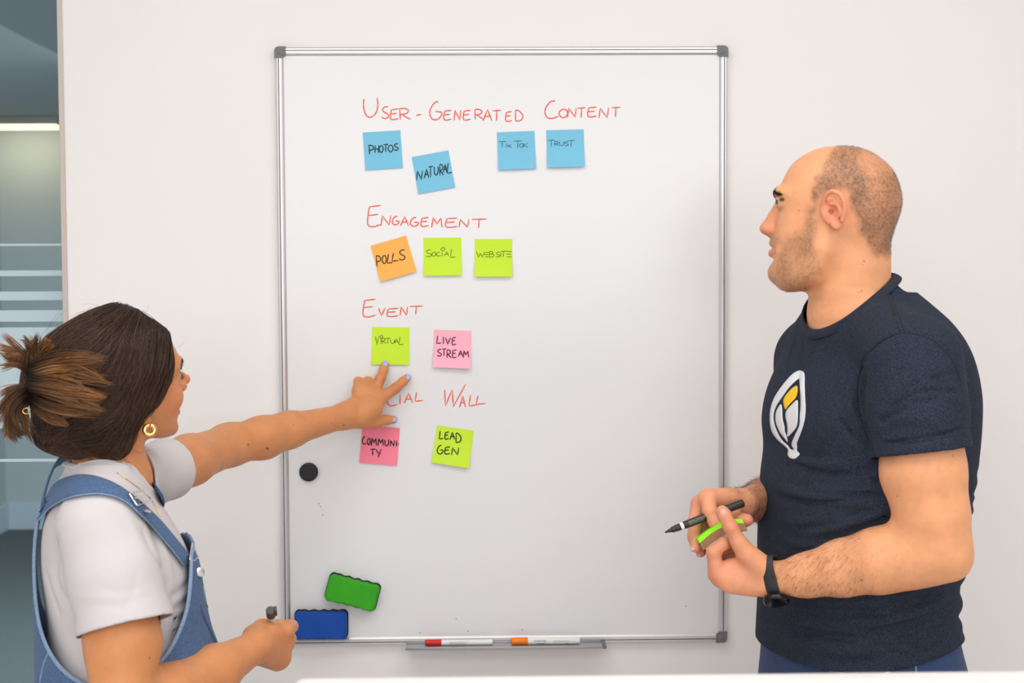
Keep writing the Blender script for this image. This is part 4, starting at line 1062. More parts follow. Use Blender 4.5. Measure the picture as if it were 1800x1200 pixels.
        if folds is not None:
            hb = folds; zt, zm = Z(790), Z(1150)
            def wave(X, Y, Zz):
                fx = (X - T.o[0]) * T.f[0] + (Y - T.o[1]) * T.f[1]; sx = (X - T.o[0]) * T.s[0] + (Y - T.o[1]) * T.s[1]
                m = np.clip((zt - Zz) / .05, 0, 1) * np.clip((Zz - zm) / .03, 0, 1) * np.clip((sx + .05) / .08, 0, 1)
                a1 = np.sin(Zz * 150 + fx * 22 + 2.2 * np.sin(fx * 17 + Zz * 12)); a2 = np.sin(Zz * 245 - fx * 30 + 1.7 * np.sin(fx * 31 + 1.3))
                return m * (.0036 * a1 * (0.4 + 0.6 * np.sin(fx * 19 + Zz * 9) ** 2) + .0022 * a2 * np.sin(fx * 23 + Zz * 31 + 2) ** 2)
            S.drape(T.p(0, 0, zm) - [.4, .4, .02], T.p(0, 0, zt) + [.4, .4, .02], wave)
            for pts, w_, am in FOLDS:
                P3 = [hit(x, y, hb) for x, y in pts]
                P3 = [p for p in P3 if p is not None]
                if len(P3) > 1: S.fold(catmull(P3, 4), w_ * .85, am * (1.2 if w_ < .005 else 2.5))
                if len(P3) > 1 and am > 0 and w_ > .005: S.fold(catmull(P3, 4), w_ * .45, am * 1.2)
        return S
    FOLDS = [([(1522, 655), (1512, 690), (1516, 740), (1535, 795)], .010, .0050), ([(1440, 845), (1500, 830), (1558, 812)], .007, .0016), ([(1425, 880), (1490, 880), (1556, 868)], .007, .0014), ([(1495, 720), (1505, 760), (1528, 800)], .006, .0035), ([(1500, 640), (1492, 680), (1497, 730), (1520, 780)], .007, -.003),
             ([(1535, 790), (1500, 770), (1475, 735)], .007, .003), ([(1540, 760), (1590, 735), (1650, 745)], .010, -.0025), ([(1545, 745), (1600, 712), (1660, 700)], .008, .0030), ([(1550, 700), (1610, 660), (1680, 640)], .010, -.0022), ([(1560, 720), (1620, 690), (1685, 690)], .006, .0022),
             ([(1640, 660), (1668, 690), (1690, 730)], .007, .0030), ([(1545, 780), (1620, 772), (1690, 755)], .006, .0020),
             ([(1400, 815), (1450, 835), (1500, 838), (1530, 832)], .008, .0030), ([(1380, 800), (1430, 815), (1490, 815)], .008, -.0025), ([(1420, 858), (1480, 862), (1540, 852)], .008, -.0025), ([(1420, 845), (1500, 850), (1550, 845)], .006, .002),
             ([(1480, 700), (1450, 760), (1440, 800)], .014, -.0025), ([(1490, 912), (1515, 902), (1535, 897)], .008, .0014), ([(1430, 950), (1490, 938), (1560, 912)], .009, .003), ([(1450, 930), (1510, 915), (1560, 900)], .009, -.0025),
             ([(1400, 930), (1440, 925), (1480, 920)], .008, .0018), ([(1380, 980), (1420, 975), (1470, 965)], .010, .0022), ([(1370, 1000), (1400, 1000), (1440, 985)], .008, -.002),
             ([(1530, 1110), (1580, 1100), (1640, 1085)], .009, .0035), ([(1520, 1095), (1580, 1085), (1650, 1065)], .009, -.003), ([(1540, 1130), (1600, 1122), (1660, 1105)], .009, .0030), ([(1600, 1060), (1640, 1050), (1660, 1040)], .008, .0025),
             ([(1562, 1055), (1564, 1100), (1568, 1160)], .0035, .0016), ([(1400, 1070), (1450, 1080), (1500, 1085)], .010, .002), ([(1390, 1100), (1440, 1115), (1500, 1120)], .010, .0018), ([(1430, 1120), (1480, 1135), (1540, 1140)], .008, -.002),
             ([(1410, 600), (1405, 640), (1400, 680)], .010, .0020), ([(1395, 595), (1388, 625), (1384, 655)], .007, -.002), ([(1557, 514), (1568, 545), (1584, 584)], .0032, .0018), ([(1584, 584), (1540, 608), (1512, 650), (1506, 705), (1522, 765), (1536, 800)], .0042, .0034), ([(1584, 584), (1630, 590), (1672, 625), (1692, 690)], .0038, .0026)]
    Vc, Fc = shirt(0.006).mesh(1); hb = bvh_of(Vc, Fc)
    V2, F2 = shirt(0.0020 * Q, hb).mesh(2); V2, F2 = biggest(V2, F2)
    cf_, cb_ = at(1444, 560, YT - .01), at(1559, 486, YT - .01); nc = (cf_ + cb_) / 2; fb = unit(cf_ - cb_); na = unit(np.cross(fb, T.s)); na = na if na[2] > 0 else -na
    hemz = lambda P: zh + .014 - .023 * (T.loc(P)[:, 0] / .14)
    def g(P):
        d = P - nc; l = d @ T.s
        hr = np.hypot(d[:, 0], d[:, 1]); return np.maximum(d @ na - 0.013 * np.minimum((l / .075) ** 2, 1.6) - 5 * np.maximum(0, hr - .105), hemz(P) - P[:, 2])
    N2 = vnormals(V2, F2)
    capL = (((V2 - so) @ wn) > -0.0022) & (np.linalg.norm(V2 - so, axis=1) < .12) & (N2 @ wn > .55)
    capR = (((V2 - ro) @ rdir) > -0.0022) & (np.linalg.norm(V2 - ro, axis=1) < .12) & (N2 @ rdir > .55)
    F2 = F2[~((capL | capR)[F2].sum(1) >= 3)]
    V2, F2, rim, re = trim(V2, F2, g)
    tee = link('t_shirt', np_mesh('t_shirt', V2, F2), M_TEE, man); solidify(tee, 0.0028)
    hbt = bvh_of(V2, F2); loops = rim_loops(re)
    neckl = min(loops[:6], key=lambda L: np.linalg.norm(V2[L].mean(0) - nc) - 0.0 if len(L) > 30 else 9)
    Pn = V2[neckl]; k = max(1, len(Pn) // 60); Pc = catmull(Pn[::k], 3, True); Pc = np.vstack([Pc, Pc[:1]])
    cen = Pc.mean(0); rad_ = Pc - cen; outn = unit(na) * 0.35 + 0; NN = rad_ - (rad_ @ na)[:, None] * na; NN /= np.linalg.norm(NN, axis=1, keepdims=True)
    Vr, Fr = tube(Pc - na * 0.006 + NN * 0.0035, 0.0080, 12, NN * 0.75 + na * 0.65, 0.28, False)
    link('collar', np_mesh('collar', Vr, Fr), mat('navy_rib', srgb(33, 39, 53), 0.92, noise=(700, 0.15), bump=(900, 0.3)), tee)
    M_SEAMN = mat('navy_seam_thread', srgb(24, 29, 40), 0.9)
    def tseam(pts, r_, lift=.0003):
        P3 = [p for p in (hit(x, y, hbt) for x, y in catmull(pts, 8)) if p is not None]
        if len(P3) < 4: return
        P3 = np.array(P3); P3[1:-1] = (P3[:-2] + 2 * P3[1:-1] + P3[2:]) / 4; P3 = P3 + unit(CAM - P3[0]) * lift
        link('seam', np_mesh('seam', *tube(P3, r_, 6, unit(CAM - P3[0]), .6)), M_SEAMN, tee)
    tseam([(1584, 585), (1562, 592), (1540, 607), (1522, 630), (1510, 660), (1506, 700), (1514, 740), (1528, 780), (1537, 800)], .0013)
    tseam([(1584, 585), (1612, 588), (1642, 600), (1668, 626), (1684, 655), (1693, 690)], .0012)
    tseam([(1558, 512), (1565, 530), (1573, 555), (1583, 584)], .0009); tseam([(1565, 512), (1572, 530), (1580, 555), (1590, 583)], .0009)
    tseam([(1545, 786), (1590, 780), (1640, 772), (1692, 763)], .0007)
    # emblem printed on the chest: drawn on the chest surface
    oc = lambda x, y: (1290 + x / 3.158, 480 + y / 3.158)
    WOUT = [(372, 541), (352, 545), (325, 562), (285, 605), (248, 655), (222, 700), (206, 750), (201, 800), (205, 850), (218, 890), (245, 925), (280, 955), (303, 980), (300, 1005), (312, 1024), (338, 1030), (362, 1012), (365, 1000), (352, 985), (352, 965), (352, 940), (368, 900), (385, 850), (396, 800), (399, 740), (396, 680), (394, 620), (394, 570), (388, 549)]
    WIN = [(362, 588), (340, 602), (305, 638), (268, 690), (235, 740), (221, 790), (226, 835), (242, 880), (268, 925), (300, 955), (315, 975), (335, 978), (322, 948), (345, 890), (365, 845), (368, 790), (372, 730), (370, 660), (366, 600)]
    LEFT = [(262, 728), (240, 760), (232, 800), (240, 845), (262, 890), (290, 925), (300, 938), (296, 910), (285, 880), (282, 850), (272, 810), (270, 770), (268, 745)]
    RIGHT = [(354, 704), (325, 728), (295, 762), (288, 790), (296, 830), (300, 870), (298, 908), (325, 885), (350, 850), (356, 800), (357, 750)]
    YEL = [(347, 626), (322, 642), (290, 678), (276, 705), (280, 735), (288, 757), (302, 738), (330, 708), (345, 690), (354, 660), (354, 632)]
    def decal(name, outer, holes, m, step=3.2):
        outs = [catmull([oc(*p) for p in outer], 3, True)] + [catmull([oc(*p) for p in h_], 3, True) for h_ in holes]
        pts, edges = [], []
        for L in outs:
            b0 = len(pts); pts += [tuple(p) for p in L]; edges += [(b0 + i, b0 + (i + 1) % len(L)) for i in range(len(L))]
        O = outs[0]; gx, gy = np.meshgrid(np.arange(O[:, 0].min(), O[:, 0].max(), step), np.arange(O[:, 1].min(), O[:, 1].max(), step)); gx, gy = gx.ravel(), gy.ravel()
        ok = poly_sd(gx, gy, O) < -1.0
        for h_ in outs[1:]: ok &= poly_sd(gx, gy, h_) > 1.0
        pts += list(zip(gx[ok], gy[ok]))
        vs, _, fs, *_r = geometry.delaunay_2d_cdt([Vector(p) for p in pts], edges, [], 0, 1e-4)
        vs = np.array([v_[:] for v_ in vs]); fs = [f_ for f_ in fs if len(f_) == 3]; cc = np.array([vs[list(f_)].mean(0) for f_ in fs])
        inn = poly_sd(cc[:, 0], cc[:, 1], O) < 0
        for h_ in outs[1:]: inn &= poly_sd(cc[:, 0], cc[:, 1], h_) > 0
        W, okv = [], []
        for p in vs:
            d = Vector(ray(p[0], p[1])).normalized(); h_ = hbt.ray_cast(Vector(CAM), d)
            if h_[0] is None or h_[1].dot(d) > 0.02: W.append((0, 0, 0)); okv.append(False)
            else: W.append(np.array(h_[0]) + np.array(h_[1]) * (0.0009 if h_[1].dot(d) < 0 else -0.0009)); okv.append(True)
        tri = [f_ for f_, i_ in zip(fs, inn) if i_ and all(okv[j] for j in f_)]
        me = bpy.data.meshes.new(name); me.from_pydata([tuple(w_) for w_ in W], [], tri)
        bm = bmesh.new(); bm.from_mesh(me); bmesh.ops.delete(bm, geom=[v_ for v_ in bm.verts if not v_.link_faces], context='VERTS')
        for f_ in bm.faces:
            f_.smooth = True
            if f_.normal.dot(Vector(CAM) - f_.calc_center_median()) < 0: f_.normal_flip()
        bm.to_mesh(me); bm.free()
        return solidify(link(name, me, m, tee), 0.0007)
    M_PW, M_PY = mat('white_print', srgb(226, 226, 230), 0.7, bump=(900, 0.2)), mat('yellow_print', srgb(255, 202, 24), 0.7, bump=(900, 0.2))
    decal('printed_emblem', WOUT, [WIN], M_PW); decal('printed_emblem', LEFT, [], M_PW); decal('printed_emblem', RIGHT, [], M_PW); decal('printed_emblem', YEL, [], M_PY)

    # ---- jeans and shoes
    M_JEAN = mat('dark_blue_denim', srgb(44, 66, 108), 0.85, noise=(420, 0.28), bump=(800, 0.4), sheen=0.05)
    J = Solid(0.005 * Q); zc = 0.80
    J.loft(T, [(zc - .02, .0, .130, .135, .175, 2.5), (Z(1240), .008, .136, .143, .183, 2.5), (Z(1170), .008, .139, .146, .186, 2.4), (Z(1120), .010, .138, .138, .182, 2.4), (Z(1080), .012, .134, .130, .176, 2.4)], 0.02)
    feet = []
    for sg in (1, -1):
        hp_ = T.p(0, .088 * sg, .82); kn = T.p(.015, .11 * sg, .48); an = T.p(-.03, .12 * sg, .09); feet.append(an)
        J.chain([hp_, T.p(.0, .10 * sg, .66), kn, T.p(-.02, .115 * sg, .30), an], [.104, .092, .072, .066, .062], 0.06, ki=0.02, clip=(an + np.array([0, 0, -.02]), np.array([0, 0, -1.0])))
    Vj, Fj = J.mesh(2); jeans = link('jeans', np_mesh('jeans', Vj, Fj), M_JEAN, man)
    hj = bvh_of(Vj, Fj)
    M_STI = mat('jeans_stitching', srgb(150, 158, 176), 0.8); M_SEAM = mat('denim_seam', srgb(58, 84, 130), 0.85, bump=(700, .4))
    def seam(pts, r_, m, name, par, b=hj, lift=0.0004, flat=0.4):
        P2 = catmull(pts, 8); P3 = [hit(x, y, b) for x, y in P2]; P3 = [p for p in P3 if p is not None]
        if len(P3) < 4: return
        P3 = np.array(P3) + unit(CAM - P3[0]) * lift
        V_, F_ = tube(P3, r_, 6, unit(CAM - P3[0]), flat); return link(name, np_mesh(name, V_, F_), m, par)
    seam([(1424, 1152), (1436, 1166), (1455, 1176), (1490, 1182), (1540, 1182), (1562, 1178)], .0019, M_STI, 'pocket_edge', jeans)
    seam([(1562, 1162), (1563, 1180), (1565, 1205)], .0014, M_STI, 'side_seam', jeans)
    seam([(1361, 1134), (1360, 1160), (1361, 1205)], .0014, M_SEAM, 'fly_seam', jeans)
    seam([(1608, 1154), (1640, 1150), (1674, 1136)], .0020, M_STI, 'back_pocket_edge', jeans)
    seam([(1608, 1154), (1610, 1175), (1612, 1205)], .0014, M_STI, 'back_pocket_edge', jeans)
    rv = hit(1557, 1180, hj)
    if rv is not None: d = unit(CAM - rv); MB().lathe(rv - d * .001, rv + d, [(0, .0040), (.0016, .0038), (.0022, .0020)], 16).build('rivet', mat('brass', (0.8, 0.55, 0.2), 0.3, metal=1.0), jeans, True)
    for an in feet:
        sh = Solid(0.004 * Q); sh.chain([an + np.array([0, 0, -.045]) - T.f * .03, an + np.array([0, 0, -.05]) + T.f * .08, an + np.array([0, 0, -.058]) + T.f * .17], [.045, .042, .032], 0.01)
        sh.chain([an + np.array([0, 0, -.03]), an + np.array([0, 0, .02])], [.045, .048], 0.02)
        sh.cut((0, 0, 0.001), (0, 0, -1), an - .4, an + .4)
        Vs, Fs = sh.mesh(1); link('shoe', np_mesh('shoe', Vs, Fs), mat('shoe_leather', srgb(60, 50, 46), 0.5), man)

    # ---- watch
    ax = unit(wrL - at(1420, 1010, -.680)); wc = at(1364, 1019, -.657)
    dn = unit(np.array([0.08, -0.66, -0.75])); dn = unit(dn - ax * (dn @ ax)); sd_ = np.cross(ax, dn)
    watch = []
    ang = np.linspace(0, 2 * math.pi, 73)
    ring = []
    for t in ang[:-1]:
        dvec = dn * math.cos(t) + sd_ * math.sin(t)
        h_ = bvh.ray_cast(Vector(wc + dvec * 0.06), Vector(-dvec)); d0 = 0.06 - h_[3] if h_[0] is not None else 0.024
        ring.append(d0)
    ring = np.array(ring); ring = sum(np.roll(ring, s_) for s_ in range(-4, 5)) / 9 + 0.0012
    Vw, Fw = [], []
    prof = [(-.0100, 0), (-.0100, .0016), (-.0090, .0024), (.0090, .0024), (.0100, .0016), (.0100, 0)]
    for i, t in enumerate(ang[:-1]):
        dvec = dn * math.cos(t) + sd_ * math.sin(t)
        for a_, b_ in prof: Vw.append(wc + ax * a_ + dvec * (ring[i] + b_))
    m_ = len(prof); n_ = len(ang) - 1
    Fw = [[i * m_ + j, i * m_ + (j + 1) % m_, ((i + 1) % n_) * m_ + (j + 1) % m_, ((i + 1) % n_) * m_ + j] for i in range(n_) for j in range(m_)]
    wt = empty('wristwatch', wc); wt.parent = man
    link('strap', np_mesh('strap', Vw, Fw), mat('black_rubber', (0.022, 0.022, 0.024), 0.55), wt)
    wr0 = wc + dn * (ring[0] + .001)
    MB().lathe(wr0, wr0 + dn, [(0, .0185), (.002, .0200), (.0075, .0205), (.0090, .0198), (.0100, .0180), (.0098, .0172)], 48).build('watch_case', mat('watch_metal', (0.03, 0.03, 0.032), 0.25, metal=0.8), wt, True)
    MB().lathe(wr0 + dn * .0092, wr0 + dn, [(0, .0172), (.0006, .0170)], 48).build('watch_face', mat('watch_glass', (0.006, 0.006, 0.008), 0.06), wt, True)
    for t_ in (0.35, 0.5):
        dvec = dn * math.cos(math.pi + t_ + 0.55) + sd_ * math.sin(math.pi + t_ + .55)
    # ---- marker in the right hand
    mk = empty('permanent_marker', at(1168.8, 935.5, -.632)); a0, b0 = at(1168.8, 935.5, -.632), at(1306.7, 883.5, -.608)
    L = np.linalg.norm(b0 - a0); dm = unit(b0 - a0); M_BLK = mat('black_marker_plastic', (0.018, 0.016, 0.016), 0.38)
    P = lambda t: a0 + dm * t
    MB().lathe(P(0), b0, [(0, .0008), (.0012, .0014), (.0050, .0018), (.0060, .0018)], 16).build('nib', mat('felt_nib', (0.03, 0.012, 0.01), 0.8), mk, True)
    MB().lathe(P(.0055), b0, [(0, .0022), (.001, .0026), (.0062, .0036), (.0066, .0046), (.0085, .0050), (.0105, .0050), (.0108, .0044), (.0120, .0044), (.0123, .0054), (.021, .0056)], 32).build('nose_cone', M_BLK, mk, True)
    MB().lathe(P(.0265), b0, [(0, .0058), (.0052, .0060)], 32).build('white_ring', M_WHITE, mk, True)
    MB().lathe(P(.0265 - .0055), b0, [(0, .0054), (.0055, .0057)], 32).build('collar_ring', M_BLK, mk, True)
    MB().lathe(P(.0317), b0, [(0, .0061), (.02, .0064), (L - .034, .0066), (L - .0327, .0062), (L - .0317, .0052)], 32).build('barrel', M_BLK, mk, True)
    vv = unit(CAM - P(.06)); vv = unit(vv - dm * (vv @ dm)); up_ = np.cross(vv, dm) * 1.0
    if up_[2] < 0: up_ = -up_
    M_PT = mat('pale_print', srgb(168, 166, 160), 0.6)
    for j, (tx, dz) in enumerate((('PERMANENT MARKER DRY SAFE INK', .0026), ('refillable waterproof on almost all', .0009), ('surfaces  bullet tip 1.5 - 3 mm', -.0008), ('keep cap on when not in use', -.0025))):
        nn = vv * math.sqrt(.0065 ** 2 - dz ** 2) + up_ * dz
        text_obj(tx, .0021, P(.040) + nn + vv * .0001, dm, up_, M_PT, mk)
    tag(mk, 'uncapped black permanent marker held in the fingers of the man', 'marker')
    # ---- sticky note pad between the hands
    pd = empty('sticky_note_pad', at(1265, 930, -.64))
    A, Bq = at(1230, 953, -.646), at(1302, 916, -.640); ld = unit(Bq - A); Ln = np.linalg.norm(Bq - A) + .003
    depth = unit(np.array([0.10, 1.0, -0.16])); depth = unit(depth - ld * (depth @ ld)); nn = np.cross(depth, ld); nn = nn if nn[2] > 0 else -nn
    def slab(n0, n1):
        m = 15; Vp = []; 
        for yy in (0, .052):
            for nq in (n0, n1):
                for t in np.linspace(0, 1, m):
                    bend = 0.0060 * (1 - (2 * t - 1) ** 2) - 0.004 * max(0, t - .8) * 5
                    Vp.append(A + ld * (t * Ln) + nn * (bend + nq) + depth * yy)
        Fp = []
        for i in range(m - 1):
            for x_, y_ in ((0, 1), (1, 3), (3, 2), (2, 0)): Fp.append([x_ * m + i, x_ * m + i + 1, y_ * m + i + 1, y_ * m + i])
        Fp += [[0, m, 3 * m, 2 * m], [m - 1, 3 * m - 1, 4 * m - 1, 2 * m - 1]]
        me = np_mesh('slab', Vp, Fp, False); bm = bmesh.new(); bm.from_mesh(me); bmesh.ops.recalc_face_normals(bm, faces=bm.faces); bm.to_mesh(me); bm.free(); return me
    link('green_sheets', slab(-.001, .0062), mat('neon_green_paper', srgb(150, 246, 12), 0.7, bump=(200, .2)), pd)
    link('brown_wrapper', slab(-.0140, -.001), mat('brown_card', srgb(150, 112, 78), 0.7, noise=(120, 0.15)), pd)
    tag(pd, 'curved lime green note pad with a brown wrapper, held in both hands', 'note pad')
    return man
build_man()
# ------------------------------------------------------------------ the woman
def build_woman():
    YT = -0.72; b = math.radians(17)
    X0 = float(at(205, 950, YT)[0]); T = Frame((X0, YT, 0), (math.cos(b), math.sin(b), 0), (math.sin(b), -math.cos(b), 0), (0, 0, 1))
    Z = lambda py: float(at(205, py, YT)[2])
    def row(py, L, R, w_, n=2.3):
        a_, c_ = T.loc(at(L, py, YT))[0], T.loc(at(R, py, YT))[0]; c = (a_ + c_) / 2
        return (Z(py), c, c_ - c, c - a_, w_, n)
    rows = [row(1290, 62, 372, .175), row(1240, 70, 366, .165), row(1160, 84, 350, .142), row(1100, 84, 344, .140), row(1040, 78, 346, .148), row(980, 72, 334, .155), row(920, 76, 304, .158), row(870, 92, 268, .140), row(845, 110, 246, .105), row(825, 128, 236, .070, 2.1)]
    shR, elR, wrR = at(176, 925, -.865), at(212, 1250, -.935), at(452, 1134, -.69)
    shL, elL, wrL = at(257, 838, -.535), at(402, 782, -.29), at(606, 731, -.105)
    # ---- head
    hc = at(214, 679, -.72); ya, ro, pi_ = math.radians(43), math.radians(14), math.radians(10)
    s0 = np.array([math.sin(ya), -math.cos(ya), 0]); fh = np.array([math.cos(ya), math.sin(ya), 0]); f = fh * math.cos(pi_) + np.array([0, 0, math.sin(pi_)]); u0 = np.array([0, 0, math.cos(pi_)]) - fh * math.sin(pi_)
    H = Frame(hc, f, math.cos(ro) * s0 - math.sin(ro) * u0, math.cos(ro) * u0 + math.sin(ro) * s0)
    hp = lambda f_, u_, s_=0.0: H.p(f_, s_, u_)
    prof = [(0, .103), (.040, .096), (.068, .076), (.084, .048), (.088, .026), (.084, .010), (.085, -.010), (.086, -.032), (.0865, -.046), (.085, -.053), (.085, -.061), (.081, -.070), (.0855, -.084), (.079, -.096), (.060, -.098), (.030, -.088), (0, -.072), (-.040, -.058), (-.075, -.045), (-.095, -.010), (-.100, .030), (-.086, .070), (-.046, .096)]
    wid = [(-180, .072), (-150, .068), (-120, .060), (-95, .058), (-75, .057), (-55, .056), (-35, .057), (-10, .062), (15, .065), (45, .070), (90, .073), (140, .075)]
    B = Solid(0.0017 * Q)
    B.loft(T, rows, 0.01, grow=-0.014)
    B.chain([at(200, 745, -.715), at(195, 790, -.715), at(189, 832, -.72), at(183, 870, -.72)], [.048, .0475, .0515, .066], 0.018)
    B.chain([at(188, 850, -.735), (shR + at(188, 860, -.74)) / 2 + [0, 0, .010], shR], [.050, .046, .046], 0.03)
    B.chain([at(205, 848, -.70), (shL + at(205, 855, -.69)) / 2 + [0, 0, .010], shL], [.050, .046, .042], 0.03)
    B.star(H, prof, (0, .005), wid, 0.018)
    for sg in (1, -1):
        B.chain([hp(.084, .027, .010 * sg), hp(.080, .031, .028 * sg), hp(.066, .026, .046 * sg)], [.0060, .0066, .0055], 0.010)
        B.ell(hp(.060, -.022, .037 * sg), (.018, .0155, .018), [H.f, H.s, H.u], 0.02)
        B.ell(hp(.086, .006, .030 * sg), (.011, .018, .0095), [H.f, H.s, H.u], 0.010, '-')
    B.chain([hp(.082, .014), hp(.094, -.003), hp(.110, -.015)], [.0055, .0068, .0080], 0.008)
    B.chain([hp(.080, .006), hp(.086, -.012), hp(.092, -.022)], [.0085, .0115, .0130], 0.010)
    for sg in (1, -1):
        B.ell(hp(.097, -.022, .0105 * sg), (.0090, .0052, .0070), [H.f, H.s, H.u], 0.005)
        B.chain([hp(.106, -.027, .005 * sg), hp(.098, -.0275, .0065 * sg)], [.0026, .0030], 0.002, '-')
        eye = hp(.0690, .005, .030 * sg); B.ell(eye, (.0138,) * 3, None, 0.004)
        B.chain([eye + H.f * .0125 - H.s * sg * .013 - H.u * .001, eye + H.f * .0160 - H.u * .001, eye + H.f * .009 + H.s * sg * .0125 - H.u * .001], [.0016, .0030, .0016], 0.0015, '-')
        B.chain([hp(.0870, -.0465), hp(.0855, -.0475, .011 * sg), hp(.0760, -.0535, .0235 * sg)], [.0058, .0054, .0026], 0.005)
        B.chain([hp(.0865, -.0610), hp(.0850, -.0605, .010 * sg), hp(.0760, -.0550, .0225 * sg)], [.0072, .0066, .0028], 0.005)
        B.chain([hp(.094, -.0535), hp(.088, -.0538, .012 * sg), hp(.074, -.0542, .025 * sg)], [.0014, .0014, .0012], 0.002, '-')
        B.ell(hp(.001, -.036, .0640 * sg), (.0075, .0050, .0105), [H.f, H.s, H.u], 0.004); B.ell(hp(-.004, -.020, .066 * sg), (.010, .006, .016), [H.f, H.s, H.u], 0.006)
    B.ell(hp(.076, -.084), (.0115, .018, .0115), [H.f, H.s, H.u], 0.012)
    # left arm, pointing hand
    mid = (elL + wrL) / 2
    B.chain([shL, shL * .5 + elL * .5, elL], [.046, .0415, .0365], 0.03, ki=0.02)
    B.chain([elL, elL * .72 + wrL * .28 - [0, 0, .002], mid, wrL], [.0365, .0370, .0320, .0245], 0.02, side=(-.3, .3, .9), flat=[1, 1, 1, .92], ki=0.02)
    h5 = lambda x, y, Y: at(560 + x / 5, 600 + y / 5, Y)
    B.chain([wrL, h5(330, 610, -.090), h5(430, 520, -.075)], [.0255, .0285, .0270], 0.014, side=(.45, .75, .2), flat=[.85, .60, .55])
    B.chain([h5(340, 660, -.088), h5(470, 600, -.072)], [.021, .021], 0.014)
    kn = [h5(545, 500, -.062), h5(490, 450, -.060), h5(415, 420, -.064), h5(345, 430, -.070)]
    B.chain(kn, [.0125, .0128, .0122, .0110], 0.012)
    B.chain([kn[0], h5(675, 412, -.040), h5(742, 352, -.030), h5(780, 318, -.0235)], [.0122, .0098, .0086, .0074], 0.006, ki=0.005)
    B.chain([kn[1], h5(543, 325, -.046), h5(572, 250, -.034), h5(586, 203, -.0280)], [.0122, .0098, .0086, .0074], 0.006, ki=0.005)
    B.chain([kn[2], h5(432, 352, -.048), h5(450, 400, -.030), h5(465, 440, -.036)], [.0115, .0096, .0084, .0075], 0.005, ki=0.005)
    B.chain([kn[3], h5(348, 352, -.052), h5(370, 400, -.036), h5(390, 440, -.040)], [.0108, .0090, .0078, .0068], 0.005, ki=0.005)
    B.chain([h5(380, 690, -.082), h5(500, 700, -.062), h5(590, 690, -.044), h5(660, 688, -.032)], [.0165, .0135, .0098, .0076], 0.008, ki=0.006)
    # right arm, fist round the marker
    B.chain([shR, at(200, 1030, -.885), at(216, 1130, -.905), elR], [.052, .051, .049, .040], 0.03, ki=0.02)
    B.chain([elR, at(292, 1226, -.865), at(375, 1180, -.775), wrR], [.041, .0435, .0360, .0240], 0.02, side=(.2, .5, .8), flat=[1, 1, 1, .95], ki=0.02)
    h8 = lambda x, y, Y: at(420 + x / 8, 1050 + y / 8, Y)
    B.chain([wrR, h8(390, 600, -.665), h8(580, 590, -.640)], [.0245, .0280, .0255], 0.012, side=(.1, 1, .1), flat=[.95, .70, .60])
    B.chain([h8(330, 740, -.668), h8(540, 830, -.628)], [.024, .0225], 0.015)
    kr = [h8(655, 475, -.640), h8(665, 650, -.628), h8(620, 800, -.615), h8(530, 925, -.605)]
    for k_ in kr: B.ell(k_ + np.array([.001, -.002, .001]), (.0118,) * 3, None, .004)
    for i, k_ in enumerate(kr):
        t_ = k_ + np.array([.004 - .004 * i, .040, -.002]); B.chain([k_, t_, t_ + [-.026, .004, .0], t_ + [-.030, -.018, .0]], [.0112, .0100, .0092, .0080], 0.006, ki=0.005)
    B.chain([h8(200, 530, -.672), h8(330, 440, -.650), h8(480, 430, -.618), h8(600, 440, -.590)], [.0165, .0150, .0110, .0090], 0.010, ki=0.006)
    V, F = B.mesh(1); V, F = biggest(V, F); n = len(V); q = H.loc(V); px, py = to_px(V); N = vnormals(V, F)
    C = np.tile(np.array(srgb(212, 142, 92)), (n, 1))
    C *= (1 + 0.08 * (vnoise(V, 36, 3) - 0.5) + 0.06 * (vnoise(V, 140, 5) - 0.5))[:, None]
    inh = (np.linalg.norm(V - hc, axis=1) < .135)
    C = mixc(C, srgb(224, 136, 104), 0.45 * inh * sstep(.045, .015, np.linalg.norm(V - hp(.070, -.022, .045), axis=1)))
    C = mixc(C, srgb(220, 130, 96), 0.4 * inh * sstep(.022, .010, np.linalg.norm(V - hp(.106, -.018), axis=1)))
    fu = np.c_[q[:, 0], q[:, 2], np.abs(q[:, 1])]
    lip = np.minimum(seg_dist(fu, (.092, -.0475, 0), (.078, -.0530, .024))[0], seg_dist(fu, (.092, -.0605, 0), (.078, -.0555, .024))[0])
    C = mixc(C, srgb(178, 84, 76), 0.8 * inh * sstep(.0078, .0052, lip))
    lash = seg_dist(fu, (.089, .0085, .022), (.079, .0065, .042))[0]; C = mixc(C, srgb(44, 26, 20), 0.9 * inh * sstep(.0035, .0018, lash))
    for pt, t in ((kn[0], .3), (kn[1], .3), (kn[2], .3), (h5(675, 412, -.05), .35), (h5(543, 325, -.055), .35), (kr[0], .35), (kr[1], .4), (kr[2], .4), (h5(510, 700, -.07), .3)):
        C = mixc(C, srgb(200, 112, 76), t * sstep(.018, .005, np.linalg.norm(V - pt, axis=1)))
    C = mixc(C, srgb(196, 128, 88), 0.4 * sstep(.010, .003, seg_dist(V, at(398, 762, -.33), at(404, 792, -.33))[0]))
    for mx, my, mr in ((436, 781, .0016), (470, 788, .0022), (583, 743, .0010), (604, 747, .0014), (516, 746, .0010), (263, 1156, .0014), (185, 1054, 0)):
        if mr: C = mixc(C, srgb(92, 62, 44), 0.8 * sstep(mr * 1.5, mr * .7, np.hypot(px - mx, py - my) / 1030))
    wom = link('person', np_mesh('person', V, F, True, np.clip(C, 0, 1)), SKIN_M('woman_skin'))
    tag(wom, 'woman with tied brown hair in a white tee and denim overalls pointing at the board', 'person')
    bvh = bvh_of(V, F)
